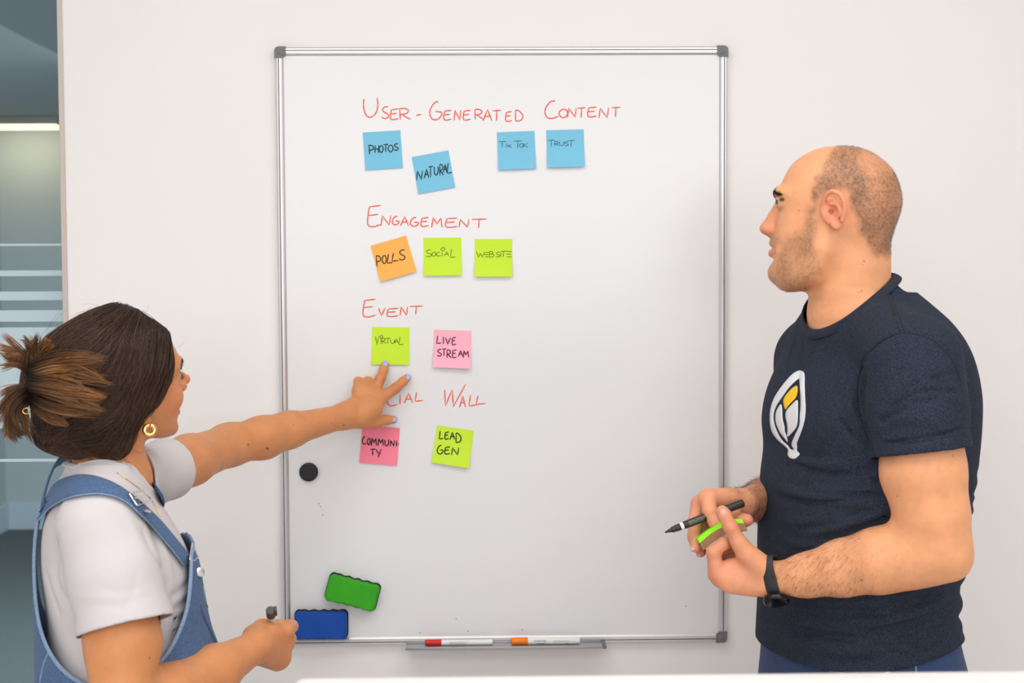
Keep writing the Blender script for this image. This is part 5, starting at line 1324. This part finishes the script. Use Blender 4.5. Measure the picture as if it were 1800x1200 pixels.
    def hit(px, py, bb, lift=0.0):
        d = Vector(ray(px, py)).normalized(); h = bb.ray_cast(Vector(CAM), d)
        return None if h[0] is None else np.array(h[0]) + np.array(h[1]) * lift * (1 if h[1].dot(d) < 0 else -1)
    for sg in (1, -1):
        e = hp(.0690, .005, .030 * sg); mb = MB(); bmesh.ops.create_uvsphere(mb.bm, u_segments=32, v_segments=20, radius=0.0124, matrix=Matrix.Translation(Vector(e)))
        eo = mb.build('eye', mat('eye_white', srgb(228, 218, 212), 0.15), wom, True, 3)
        MB().lathe(e + H.f * .0101, e + H.f * .02, [(0, .0060), (.0013, .0056), (.0022, .0034), (.0026, .0006)], 24).build('iris', mat('iris_dark', srgb(46, 28, 20), 0.1), eo, True)
        R_, D_ = [], []
        for i in range(320):
            t = rng.random(); p = hp(.12, .028 + .006 * math.sin(t * 2.4) - .007 * t * t + rng.normal() * .0018 * (1 - .6 * t), (.012 + .036 * t) * sg); h = bvh.ray_cast(Vector(p), Vector(-H.f))
            if h[0] is None: continue
            R_.append(np.array(h[0])); D_.append(unit(H.s * sg * .9 - H.f * .5 + H.u * .2 + np.array(h[1]) * .3 + rng.normal(size=3) * .12))
        link('eyebrow', np_mesh('eyebrow', *hairs(np.array(R_), np.array(D_), rng.uniform(.005, .008, len(R_)), .0002)), mat('brow_hair', srgb(36, 22, 17), 0.6), wom)
        R_ = np.array([hp(.0850 - .009 * t * t, .0078 - .002 * t, (.020 + .024 * t) * sg) for t in np.linspace(0, 1, 46)])
        link('eyelash', np_mesh('eyelash', *hairs(R_, np.array([unit(H.f + H.u * .35 + H.s * sg * t * .6) for t in np.linspace(0, 1, 46)]), np.full(46, .0065), .00014, -.25)), mat('lash_hair', (0.01, 0.008, 0.007), 0.5), wom)
    # lavender nails
    M_LAV = mat('lavender_polish', srgb(178, 180, 244), 0.18, spec=0.6); nail = build_man.nail
    for cx, cy, al, w_, l_ in ((677.3, 638.5, h5(588, 195, -.026) - h5(572, 250, -.034), .0056, .0066), (717, 662.5, h5(790, 310, -.0215) - h5(742, 352, -.030), .0056, .0070), (693.5, 737, h5(670, 686, -.030) - h5(590, 690, -.044), .0052, .0064)):
        c = hit(cx, cy, bvh)
        if c is None: continue
        v = unit(CAM - c); link('fingernail', nail(c + v * .0006, al, v + np.array([0, 0, .25]), w_, l_), M_LAV, wom)

    # ---- white tee
    M_TEE = mat('white_cotton', srgb(210, 205, 207), 0.9, bump=(700, 0.25), noise=(14, 0.012), spec=0.25)
    h1, h2 = at(141, 1122, -.90), at(299, 1080, -.90); so = (h1 + h2) / 2; ad = unit(at(216, 1130, -.905) - at(200, 1030, -.885)); hd = unit(h2 - h1); wn = unit(ad - hd * (ad @ hd))
    ld = unit(elL - shL); lo = shL + ld * .068
    def shirt(hh, hb=None, grow=0.0):
        S = Solid(hh); S.loft(T, rows, 0.01, grow=0.001)
        S.chain([at(195, 790, -.715), at(189, 832, -.72), at(183, 870, -.72)], [.051, .0550, .071], 0.018)
        S.chain([at(188, 850, -.735), (shR + at(188, 860, -.74)) / 2 + [0, 0, .010], shR], [.055, .052, .056], 0.03)
        S.chain([at(205, 848, -.70), (shL + at(205, 855, -.69)) / 2 + [0, 0, .010], shL], [.055, .050, .050], 0.03)
        S.chain([shR, at(200, 1010, -.882), at(222, 1110, -.900), at(225, 1150, -.906)], [.060, .064, .0655, .066], 0.010, clip=(so, wn), ki=0.01)
        S.chain([shL, shL + ld * .06, shL + ld * .16], [.050, .0505, .050], 0.012, clip=(lo, ld), ki=0.01)
        if hb is not None:
            for pts, w_, am in FOLDS:
                P3 = [p for p in (hit(x, y, hb) for x, y in pts) if p is not None]
                if len(P3) > 1: S.fold(catmull(P3, 4), w_, am * (0.8 if w_ < .004 else 1.4))
        return S
    FOLDS = [([(105, 940), (98, 990), (112, 1050), (135, 1095)], .008, .0030), ([(250, 925), (276, 980), (296, 1030)], .006, .0030), ([(262, 905), (292, 975), (303, 1040)], .007, -.002), ([(110, 1035), (150, 1050), (215, 1050)], .007, -.0006), ([(150, 1060), (210, 1065), (270, 1045)], .007, .0007), ([(170, 1030), (220, 1040), (275, 1015)], .006, .0006), ([(215, 1075), (235, 1040), (240, 1000)], .005, .0008),
             ([(305, 1070), (325, 1060), (340, 1040)], .006, .0030), ([(303, 1095), (325, 1085), (342, 1070)], .006, .003), ([(300, 1050), (320, 1035), (335, 1020)], .006, .0025), ([(300, 1120), (320, 1105), (335, 1095)], .006, .0022),
             ([(120, 905), (150, 895), (185, 905), (215, 935)], .003, .0012), ([(120, 905), (104, 940), (92, 985)], .003, .0012), ([(80, 1000), (90, 1040), (108, 1090)], .006, .0025), ([(215, 895), (235, 930), (255, 980)], .008, -.0015), ([(285, 800), (280, 820), (275, 845)], .005, .0015), ([(150, 1104), (220, 1084), (290, 1068)], .002, .0008)]
    Vc, Fc = shirt(.006).mesh(1); hb = bvh_of(Vc, Fc)
    V2, F2 = shirt(.0028 * Q, hb).mesh(2); V2, F2 = biggest(V2, F2); N2 = vnormals(V2, F2)
    cf_, cb_ = at(266, 880, YT), at(112, 803, YT); nc = (cf_ + cb_) / 2; fb = unit(cf_ - cb_); na = unit(np.cross(fb, T.s)); na = na if na[2] > 0 else -na
    capR = (((V2 - so) @ wn) > -.0022) & (np.linalg.norm(V2 - so, axis=1) < .11) & (N2 @ wn > .55); capL = (((V2 - lo) @ ld) > -.0022) & (np.linalg.norm(V2 - lo, axis=1) < .10) & (N2 @ ld > .55)
    F2 = F2[~((capR | capL)[F2].sum(1) >= 3)]
    zb = Z(1275)
    V2, F2, rim, re = trim(V2, F2, lambda P: np.maximum((P - nc) @ na - .011 * np.minimum((((P - nc) @ T.s) / .07) ** 2, 1.6) - 5 * np.maximum(0, np.hypot(P[:, 0] - nc[0], P[:, 1] - nc[1]) - .068), zb - P[:, 2]))
    tee = solidify(link('t_shirt', np_mesh('t_shirt', V2, F2), M_TEE, wom), .0024); hbt = bvh_of(V2, F2)
    loops = rim_loops(re); L = min([l for l in loops if len(l) > 30], key=lambda l: np.linalg.norm(V2[l].mean(0) - nc)); Pn = V2[L]; Pc = catmull(Pn[::max(1, len(Pn) // 60)], 3, True); Pc = np.vstack([Pc, Pc[:1]])
    NN = Pc - Pc.mean(0); NN -= (NN @ na)[:, None] * na; NN /= np.linalg.norm(NN, axis=1, keepdims=True)
    link('collar', np_mesh('collar', *tube(Pc - na * .004 + NN * .002, .0062, 12, NN * .75 + na * .65, .28, False)), mat('white_rib', srgb(213, 208, 210), 0.9, bump=(700, .2)), tee)

    # ---- overalls
    M_DEN = mat('blue_denim', srgb(76, 104, 144), 0.85, noise=(330, 0.34), bump=(760, 0.5), sheen=0.05)
    M_EDGE = mat('denim_edge', srgb(132, 156, 186), 0.85, noise=(420, 0.3), bump=(700, 0.5)); M_DARK = mat('denim_seam', srgb(58, 86, 132), 0.85, bump=(700, .4))
    def orow(py, L, R, w_, n=2.3): return row(py, L, R, w_, n)
    orows = [(0.80, -.005, .160, .165, .188, 2.4), orow(1290, 52, 430, .172), orow(1200, 60, 412, .160), orow(1140, 60, 388, .156), orow(1100, 60, 374, .156), orow(1040, 58, 362, .166), orow(980, 58, 350, .168), orow(930, 62, 326, .166), orow(885, 72, 296, .150), orow(850, 80, 270, .13)]
    O = Solid(.0032 * Q)
    O.loft(T, orows, 0.01)
    for sg in (1, -1):
        O.chain([T.p(0, .09 * sg, .84), T.p(.01, .105 * sg, .46), T.p(-.02, .115 * sg, .12)], [.112, .105, .100], 0.04, ki=.02, clip=(T.p(0, 0, .10), np.array([0, 0, -1.0])))
    for pts, w_, am in (([(75, 1060), (85, 1120), (90, 1190)], .008, -.002), ([(365, 1020), (372, 1080), (385, 1150)], .007, .003), ([(350, 1090), (368, 1130), (400, 1170)], .009, .003), ([(330, 1150), (360, 1160), (395, 1195)], .009, .0025), ([(82, 1145), (74, 1170), (68, 1200)], .004, .002)):
        P3 = [p for p in (at(x, y, -.78) for x, y in pts)]; O.fold(catmull(P3, 4), w_, am)
    Vo, Fo = O.mesh(2); Vo, Fo = biggest(Vo, Fo)
    tab = np.array([(0, Z(955)), (36, Z(962)), (46, Z(985)), (56, Z(1055)), (70, Z(1120)), (95, Z(1160)), (118, Z(1142)), (138, Z(1100)), (152, Z(1045)), (163, Z(965)), (172, Z(905)), (180, Z(880))]); tb = catmull(tab, 8)
    def gO(P):
        l = T.loc(P); ph = np.degrees(np.arctan2(np.abs(l[:, 1]), l[:, 0])); return np.maximum(l[:, 2] - np.interp(ph, tb[:, 0], tb[:, 1]), -1)
    Vo, Fo, rim, re = trim(Vo, Fo, gO)
    ov = solidify(link('overalls', np_mesh('overalls', Vo, Fo), M_DEN, wom), .003); hbo = bvh_of(Vo, Fo)
    L = rim_loops(re)[0]; Pn = Vo[L]; Pc = catmull(Pn[::4], 2, True); Pc = np.vstack([Pc, Pc[:1]])
    for _ in range(4): Pc[1:-1] = (Pc[:-2] + Pc[1:-1] * 2 + Pc[2:]) / 4
    NN = Pc - T.o; NN[:, 2] = 0; NN /= np.linalg.norm(NN, axis=1, keepdims=True)
    link('edge_binding', np_mesh('edge_binding', *tube(Pc + NN * .0002, .0034, 10, NN, .7, False)), M_EDGE, ov)
    def ribbon(e1, e2, lift, name, m, bb=hbt, th=.0025, n_=40):
        E = []
        for e in (e1, e2):
            P2 = catmull(e, 10); t = np.linspace(0, 1, len(P2)); ti = np.linspace(0, 1, n_); E.append(np.stack([np.interp(ti, t, P2[:, 0]), np.interp(ti, t, P2[:, 1])], 1))
        rows_ = []
        for i in range(n_):
            r_ = []
            for s_ in np.linspace(0, 1, 7):
                x, y = E[0][i] * (1 - s_) + E[1][i] * s_; p = hit(x, y, bb, lift); r_.append(p)
            rows_.append(r_)
        # fill misses from neighbours along the strap
        for j in range(7):
            ok = [i for i in range(n_) if rows_[i][j] is not None]
            if not ok: return None
            for i in range(n_):
                if rows_[i][j] is None:
                    k = min(ok, key=lambda o_: abs(o_ - i)); P_ = E[0][i] * (1 - j / 6) + E[1][i] * (j / 6); rows_[i][j] = at(P_[0], P_[1], rows_[k][j][1])
        A = np.array(rows_)
        for _ in range(3): A[1:-1] = (A[:-2] + 2 * A[1:-1] + A[2:]) / 4
        Vr = A.reshape(-1, 3); Fr = [[i * 7 + j, i * 7 + j + 1, (i + 1) * 7 + j + 1, (i + 1) * 7 + j] for i in range(n_ - 1) for j in range(6)]
        o = link(name, np_mesh(name, Vr, Fr), m, ov); sm = o.modifiers.new('thickness', 'SOLIDIFY'); sm.thickness = th; sm.offset = 0
        for c in (0, 6): link('strap_edge', np_mesh('strap_edge', *tube(A[:, c], .0013, 6)), M_EDGE, o)
        return A
    AN = ribbon([(71, 892), (92, 860), (121, 843), (154, 840), (191, 852), (220, 869), (253, 896), (279, 921), (304, 951), (328, 980)], [(66, 915), (95, 893), (128, 878), (165, 872), (193, 875), (216, 884), (236, 902), (262, 928), (288, 957), (318, 996)], .006, 'strap', M_DEN)
    def mirror(P, bb, lift):
        l = T.loc(P); W = T.o + l[:, :1] * T.f - l[:, 1:2] * T.s + l[:, 2:] * np.array([0, 0, 1.0]); out = []
        for w_ in W:
            h = bb.find_nearest(Vector(w_)); n_ = np.array(h[1]); out.append(np.array(h[0]) + n_ * lift if np.linalg.norm(np.array(h[0]) - w_) < .05 else w_)
        return np.array(out)
    AM = mirror(AN[30:, 3], hbt, .007); up = [p for p in (hit(x, y, hbt, .006) for x, y in ((246, 822), (252, 834), (260, 848), (269, 862), (278, 876))) if p is not None]
    FC = catmull(np.array(up + list(AM[1::4])), 6)
    for _ in range(10): FC[1:-1] = (FC[:-2] + 2 * FC[1:-1] + FC[2:]) / 4
    link('strap', np_mesh('strap', *tube(FC, .0115, 10, unit(T.f * .85 + np.array([0, 0, .35]) - T.s * .25), .16)), M_DEN, ov)
    # strap over the far shoulder, seen at her back
    pb = [at(74, 893, -.75), at(77, 872, -.735), at(88, 836, -.70), at(101, 812, -.66), at(125, 802, -.63)] + [at(170, 806, -.60)] + up[:2]
    pbc = catmull(pb, 8); link('strap', np_mesh('strap', *tube(pbc, .015, 8, pbc - (hc - [0, 0, .22]), .12)), M_DEN, ov)
    # metal: sliders, hooks, buttons
    M_SIL = mat('silver_hardware', (0.78, 0.77, 0.76), 0.25, metal=1.0)
    def wire(pts, r_, name, bb=hbt, lift=.008, closed=False):
        P3 = [p for p in (hit(x, y, bb, lift) for x, y in pts) if p is not None]
        if len(P3) < 2: return
        C_ = np.array(P3 + P3[:1] if closed else P3); C_ = np.vstack([np.vstack([C_[i] + (C_[i + 1] - C_[i]) * t for t in (0, .08, .5, .92)]) for i in range(len(C_) - 1)] + [C_[-1:]])
        link(name, np_mesh(name, *tube(C_, r_, 8, None, 1.0, False)), M_SIL, ov)
        CM = mirror(C_, bb, lift)
        if name == 'hook_buckle': link(name, np_mesh(name, *tube(CM, r_, 8, None, 1.0, False)), M_SIL, ov)
    wire([(219, 876), (231, 894), (254, 884), (240, 869)], .0015, 'slider_buckle', closed=True, lift=.011)
    wire([(225, 885), (247, 876)], .0013, 'slider_buckle', lift=.013)
    wire([(236, 891), (253, 885)], .0017, 'slider_buckle', lift=.013)
    wire([(243, 902), (251, 904)], .0022, 'slider_buckle', lift=.010)
    wire([(325, 961), (333, 968), (334, 984), (322, 990), (320, 986)], .0015, 'hook_buckle', closed=True, lift=.012)
    wire([(334, 982), (338, 990), (352, 1003), (350, 1016), (342, 1009), (328, 990)], .0014, 'hook_buckle', closed=True, lift=.012)
    wire([(290, 886), (298, 889), (302, 901), (294, 899)], .0013, 'slider_buckle', closed=True, lift=.010)
    pbtn = hit(349, 1006, hbo)
    if pbtn is not None: d = unit(CAM - pbtn + np.array([1.2, 0, .4])); MB().lathe(pbtn - d * .002, pbtn + d, [(0, .0075), (.006, .0078), (.008, .0066), (.009, .0030)], 24).build('button', M_SIL, ov, True)
    def seam(pts, r_, m, name):
        P3 = [p for p in (hit(x, y, hbo, .0004) for x, y in catmull(pts, 6)) if p is not None]
        if len(P3) > 3: link(name, np_mesh(name, *tube(np.array(P3), r_, 6, unit(CAM - P3[0]), .4)), m, ov)
    seam([(85, 1148), (76, 1172), (70, 1205)], .0016, M_EDGE, 'side_seam'); seam([(352, 1062), (358, 1085), (388, 1150), (410, 1200)], .0016, M_DARK, 'bib_seam'); seam([(356, 1030), (362, 1060), (380, 1110), (398, 1150)], .0012, M_EDGE, 'bib_seam')
    for sg in (1, -1):
        sh = Solid(.004 * Q); an = T.p(-.02, .115 * sg, .09)
        sh.chain([an + np.array([0, 0, -.045]) - T.f * .03, an + np.array([0, 0, -.052]) + T.f * .08, an + np.array([0, 0, -.06]) + T.f * .155], [.040, .037, .029], .01); sh.chain([an + np.array([0, 0, -.03]), an + np.array([0, 0, .03])], [.040, .044], .02); sh.cut((0, 0, .001), (0, 0, -1), an - .4, an + .4)
        link('shoe', np_mesh('shoe', *sh.mesh(1)), mat('white_shoe', srgb(220, 218, 214), .5), wom)
    # ---- jewellery
    M_GOLD = mat('gold', (0.90, 0.62, 0.24), 0.18, metal=1.0)
    ec = hit(262, 745, bvh); ec = hp(0, -.055, .066) if ec is None else ec
    ec = ec + unit(CAM - ec) * .002; er_ = at(263, 755.5, ec[1] - .003); ax = unit(np.array([.35, -1, .1])); u_ = unit(np.cross(ax, (0, 0, 1))); v_ = np.cross(u_, ax)
    tt = np.linspace(math.radians(105), math.radians(105 + 340), 40); Pe = er_ + .0072 * (np.cos(tt)[:, None] * u_ + np.sin(tt)[:, None] * v_)
    link('earring', np_mesh('earring', *tube(Pe, .0033, 12, None)), M_GOLD, wom)
    P3 = [p for p in (hit(x, y, bvh_of(np.vstack([V, V2]), np.vstack([F, F2 + len(V)])), .0012) for x, y in catmull([(206, 832), (222, 843), (240, 856), (257, 869), (268, 884), (276, 897), (281, 908)], 5)) if p is not None]
    link('necklace', np_mesh('necklace', *tube(np.array(P3), .0006, 6)), M_GOLD, wom)

    # ---- hair
    DARK, MIDB, CARA = np.array(srgb(36, 23, 18)), np.array(srgb(98, 66, 46)), np.array(srgb(186, 128, 74))
    K = Solid(.003 * Q)
    K.star(H, prof, (0, .005), wid, 0.01, grow=0.013)
    K.chain([at(260, 592, -.74), at(240, 577, -.73), at(205, 574, -.72), at(150, 606, -.73), at(122, 640, -.74)], [.023, .025, .027, .030, .028], .03)
    knot = at(66, 676, -.77)
    K.chain([at(112, 655, -.75), at(85, 668, -.765), knot], [.050, .036, .022], 0.03)
    K.chain([at(150, 700, -.755), at(130, 750, -.745), at(150, 775, -.74)], [.062, .052, .034], 0.03)
    K.chain([at(178, 735, -.775), at(196, 775, -.765)], [.040, .028], 0.02)
    K.chain([at(100, 735, -.75), at(92, 755, -.75)], [.030, .024], 0.02)
    edge = [((284, 578), .030), ((292, 600), .045), ((300, 630), .058), ((301, 655), .064), ((291, 680), .066), ((279, 703), .066), ((271, 712), .066), ((259, 724), .066), ((249, 742), .064), ((242, 766), .058), ((230, 790), .050)]
    eh = [H.loc(plane_at(*p_, H.p(0, s_, 0), H.s))[[2, 0]] for p_, s_ in edge]
    hl = np.array([(.16, .0), (.115, .030)] + [tuple(e_) for e_ in eh] + [(-.14, -.06)]); hl = hl[np.argsort(hl[:, 0])]
    def face(X, Y, Z_):
        dx, dy, dz = X - H.o[0], Y - H.o[1], Z_ - H.o[2]; ff = dx * H.f[0] + dy * H.f[1] + dz * H.f[2]; uu = dx * H.u[0] + dy * H.u[1] + dz * H.u[2]
        return (np.interp(uu, hl[:, 0], hl[:, 1]) - ff)
    K._add(hc - .25, hc + .25, face, .006, '-')
    K.cut(at(160, 806, -.74), (-.25, 0, -1), hc - .3, hc + .3, .01)
    Vk, Fk = K.mesh(2); Vk, Fk = biggest(Vk, Fk); Nk = vnormals(Vk, Fk)
    ck = DARK[None] * (0.8 + .5 * vnoise(Vk, 200, 2))[:, None]
    hair = link('hair', np_mesh('hair', Vk, Fk, True, ck), mat('hair_mass', (.03, .02, .015), 0.55, attr='Col', spec=.3), wom)
    hbk = bvh_of(Vk, Fk)
    def hairmat(name):
        m = mat(name, (.05, .03, .02), 0.38, attr='Col', spec=0.45); return m
    HM = hairmat('hair_strand')
    clip = at(84, 690, -.775)
    def strands(paths, cols, r, name):
        """paths (N, S, 3) -> one tube mesh with a colour per point"""
        P = np.array(paths); n_, S_ = P.shape[:2]; Tn = np.gradient(P, axis=1); Tn /= np.linalg.norm(Tn, axis=2, keepdims=True) + 1e-9
        a_ = np.cross(Tn, unit((.3, -.9, .2))); a_ /= np.linalg.norm(a_, axis=2, keepdims=True) + 1e-9; b_ = np.cross(Tn, a_)
        t = np.linspace(0, 1, S_); rad = r * np.minimum(1, (1.05 - t) * 4)
        ring = [P + (a_ * math.cos(k * 2.0944) + b_ * math.sin(k * 2.0944)) * rad[None, :, None] for k in range(3)]
        Vs = np.stack(ring, 2).reshape(-1, 3); base = np.arange(n_)[:, None, None] * S_ * 3 + np.arange(S_ - 1)[None, :, None] * 3; k = np.arange(3)[None, None]; k2 = (k + 1) % 3
        Fs = np.stack([base + k, base + k2, base + 3 + k2, base + 3 + k], -1).reshape(-1, 4)
        o = link(name, np_mesh(name, Vs, Fs, True, np.repeat(np.array(cols).reshape(-1, 3), 3, 0)), HM, hair); o['kind'] = 'stuff'; return o
    # hair combed over the head towards the clip
    pk = to_px(Vk); vis = (Nk @ unit(CAM - hc)) > -.35
    area_w = vis.astype(float) * np.where(H.loc(Vk)[:, 2] > .02, 1.4, 1.0); ix = rng.choice(len(Vk), 5200, p=area_w / area_w.sum())
    S_ = 16; paths, cols = [], []
    for i in ix:
        p = Vk[i].copy(); st = rng.uniform(.005, .0095); lift = abs(rng.normal()) * .0012 + .0004; path = []; jit = rng.normal(size=3) * .16; tone = np.clip(rng.normal(.40, .34), 0, 1)
        for k in range(S_):
            l = H.loc(p); tc = clip - p; dist = np.linalg.norm(tc); fw = float(sstep(-.09, .03, l[0]))
            low = float(sstep(.0, -.07, l[2] + .3 * l[0]))
            d = tc / (dist + 1e-6) * (1.0 - .35 * low) + np.array([0, 0, -1.0]) * (2.3 * fw + .6 * low + .12) + np.array([-.25, 0, 0]) * low + jit
            h = hbk.find_nearest(Vector(p)); nn = np.array(h[1]); d = d - nn * (d @ nn); d /= np.linalg.norm(d) + 1e-9
            q_ = np.array(h[0]) + nn * lift; path.append(q_)
            if dist < .022: st *= .55
            p = q_ + d * st
        paths.append(path); w_ = np.linspace(0, 1, S_)[:, None]
        x_ = np.clip(.25 + .5 * w_ + (tone - .5), 0, 1); c = DARK * (1 - x_) + MIDB * x_
        P_ = np.array(path); lo_ = sstep(-.04, -.11, H.loc(P_)[:, 2])[:, None] * (.15 + .5 * tone); c = c * (1 - lo_ * .45) + CARA * lo_ * .45 * (.5 + .5 * w_)
        if i % 12 == 0: c = c * .72 + CARA * .22 * rng.random()
        cols.append(c)
    strands(paths, cols, .00042, 'combed_strands')
    # tufts bursting out of the clip
    def tuft(ctrl, spread0, spread1, N_, Ymul=1.0, tint=1.0, name='tuft', r=.00040):
        C_ = catmull([at(*c) for c in ctrl], 6); S2 = 15; t = np.linspace(0, 1, len(C_)); ti = np.linspace(0, 1, S2)
        base = np.stack([np.interp(ti, t, C_[:, a_]) for a_ in range(3)], 1); Tn = np.gradient(base, axis=0); Tn /= np.linalg.norm(Tn, axis=1, keepdims=True)
        vw = unit(CAM - base[0]); B1 = np.cross(Tn, vw); B1 /= np.linalg.norm(B1, axis=1, keepdims=True) + 1e-9; B2 = np.cross(B1, Tn)
        ps, cs = [], []; nc_ = max(5, N_ // 38)
        cl = [(rng.normal() * .62, rng.normal() * .6, .62 + .40 * rng.random(), rng.normal() * .35, rng.normal() * .010) for _ in range(nc_)]
        for j in range(N_):
            ca, cb, cln, ct, ccu = cl[j % nc_]; a_, b_ = ca + rng.normal() * .34, cb + rng.normal() * .34; ln = np.clip(cln - abs(rng.normal()) * .10, .35, 1.05)
            a_, b_ = np.clip(a_, -1.3, 1.3), np.clip(b_, -1.3, 1.3)
            sp = spread0 + (spread1 - spread0) * ti ** .8; tip = np.clip((ti * ln - .45 * ln) / (.55 * ln + 1e-6), 0, 1) ** 1.5 * .8
            ua, ub = a_ + (ca - a_) * tip, b_ + (cb - b_) * tip; wav = np.sin(ti * (4 + 2 * ct) + 5 * ca) * .0028
            cu = (ccu + rng.normal() * .002) * ti ** 2
            P_ = base + B1 * (ua * sp + wav + cu)[:, None] + B2 * (ub * sp * .7 * Ymul + wav * .5)[:, None]
            tt_ = np.minimum(ti * ln, 1); P_ = np.stack([np.interp(tt_, ti, P_[:, c_]) for c_ in range(3)], 1); P_ = P_ + Tn[-1] * np.maximum(ti * ln - 1, 0)[:, None] * .08; ps.append(P_)
            tone = np.clip(.50 + .55 * ct + rng.normal() * .18, 0, 1) * tint; x_ = np.clip(ti * 1.25 - .15, 0, 1)[:, None] * (.12 + .88 * tone)
            cs.append(DARK * (1 - x_) + CARA * x_ * (.75 + .55 * tone))
        return strands(ps, cs, r, name)
    tuft([(58, 655, -.80), (95, 648, -.835), (140, 652, -.848), (186, 662, -.842)], .009, .024, 700)
    tuft([(56, 672, -.80), (95, 676, -.845), (140, 686, -.852), (194, 698, -.842)], .011, .020, 800)
    tuft([(56, 690, -.80), (90, 706, -.84), (135, 714, -.846), (184, 714, -.836)], .010, .015, 480)
    tuft([(60, 700, -.795), (76, 722, -.82), (102, 738, -.83), (124, 744, -.825)], .008, .011, 300)
    tuft([(66, 668, -.79), (62, 640, -.80), (66, 614, -.80), (72, 588, -.80)], .010, .022, 460, tint=.75)
    tuft([(66, 660, -.79), (44, 632, -.80), (20, 614, -.80), (-8, 602, -.80)], .006, .011, 300, tint=.8)
    tuft([(64, 662, -.79), (44, 636, -.80), (22, 630, -.80), (4, 632, -.80)], .005, .008, 140, tint=.8)
    tuft([(64, 684, -.79), (36, 690, -.80), (12, 706, -.80), (-14, 742, -.80)], .008, .014, 420, tint=.75)
    tuft([(60, 690, -.79), (34, 706, -.80), (22, 736, -.80), (30, 764, -.80), (44, 776, -.80)], .008, .010, 380, tint=.55)
    tuft([(56, 690, -.79), (30, 700, -.81), (12, 724, -.81), (10, 756, -.81)], .007, .010, 300, tint=.75)
    tuft([(90, 640, -.79), (110, 622, -.80), (135, 606, -.80), (150, 600, -.80)], .004, .006, 90, tint=.6)
    for ex, ey in ((40, 586), (86, 590), (8, 618), (56, 594), (100, 602), (-6, 640)):
        tuft([(66, 662, -.79), (62 + (ex - 66) * .35, 640 + (ey - 640) * .4, -.80), (64 + (ex - 64) * .75, 640 + (ey - 640) * .8, -.805), (ex, ey, -.80)], .004, .006, 90, tint=.8)
    for ex, ey in ((52, 790), (22, 782), (2, 770), (70, 772)):
        tuft([(60, 694, -.79), (34 + (ex - 34) * .2, 716, -.80), (28 + (ex - 28) * .6, 750, -.80), (ex, ey, -.80)], .004, .005, 80, tint=.65)
    # loose fly-away hairs and wisps at the nape and temple
    ps, cs = [], []
    for _ in range(110):
        i = ix[rng.integers(len(ix))]; p = Vk[i]; nn = Nk[i]; d = unit(np.cross(nn, rng.normal(size=3))) ; l_ = rng.uniform(.03, .07) * (0.4 if H.loc(p)[0] > .03 else 1); k = np.linspace(0, 1, 15)[:, None]
        ps.append(p + d * l_ * k + nn * (.008 * np.sin(k * 3.0) * rng.uniform(.2, .9))); cs.append(np.tile(MIDB, (15, 1)))
    for _ in range(90):
        x0 = rng.uniform(140, 215); a_ = at(x0, rng.uniform(790, 804), -.79); k = np.linspace(0, 1, 15)[:, None]; e_ = at(x0 + rng.normal(8, 12), rng.uniform(808, 838), -.785)
        ps.append(a_ + (e_ - a_) * k + np.array([.006, 0, 0]) * np.sin(k * 4 + rng.uniform(0, 6))); cs.append(np.tile(MIDB, (15, 1)))
    for x0, y0, x1, y1 in ((276, 700, 280, 716), (272, 706, 277, 722), (270, 712, 272, 726)):
        a_, e_ = hit(x0, y0, bvh, .001), hit(x1, y1, bvh, .001); k = np.linspace(0, 1, 15)[:, None]; ps.append(a_ + (e_ - a_) * k); cs.append(np.tile(DARK, (15, 1)))
    strands(ps, cs, .00016, 'loose_strands')
    Pc = np.array([at(46 + 6 * math.cos(t), 722 + 5 * math.sin(t), -.805) for t in np.linspace(0, 5.2, 20)]); link('hair_clip', np_mesh('hair_clip', *tube(Pc, .0011, 8)), M_GOLD, wom)
    # ---- marker in her fist
    a0, e0 = at(475.5, 1072, -.672), at(482, 1140, -.562); mk = empty('whiteboard_marker', a0); d = unit(e0 - a0); M_GRY = mat('dark_grey_cap', srgb(66, 62, 62), .45)
    P = lambda t: a0 + d * t
    MB().lathe(P(0), e0, [(0, .0064), (.0008, .0072), (.018, .0074), (.0186, .0072)], 32).build('cap', M_GRY, mk, True)
    side = unit(np.cross(d, unit(CAM - a0))); side = side if side[0] > 0 else -side; nn = np.cross(side, d)
    R3 = Matrix(((side[0], d[0], nn[0], a0[0]), (side[1], d[1], nn[1], a0[1]), (side[2], d[2], nn[2], a0[2]), (0, 0, 0, 1)))
    MB().box((.0055, -.0045, -.004), (.0098, .0150, .004), .0008, M=R3).build('clip', M_GRY, mk)
    MB().lathe(P(.0184), e0, [(0, .0066), (.11, .0066), (.112, .0060)], 32).build('barrel', M_WHITE, mk, True)
    tag(mk, 'white marker with a dark grey clip cap gripped in the fist of the woman', 'marker')
build_woman()
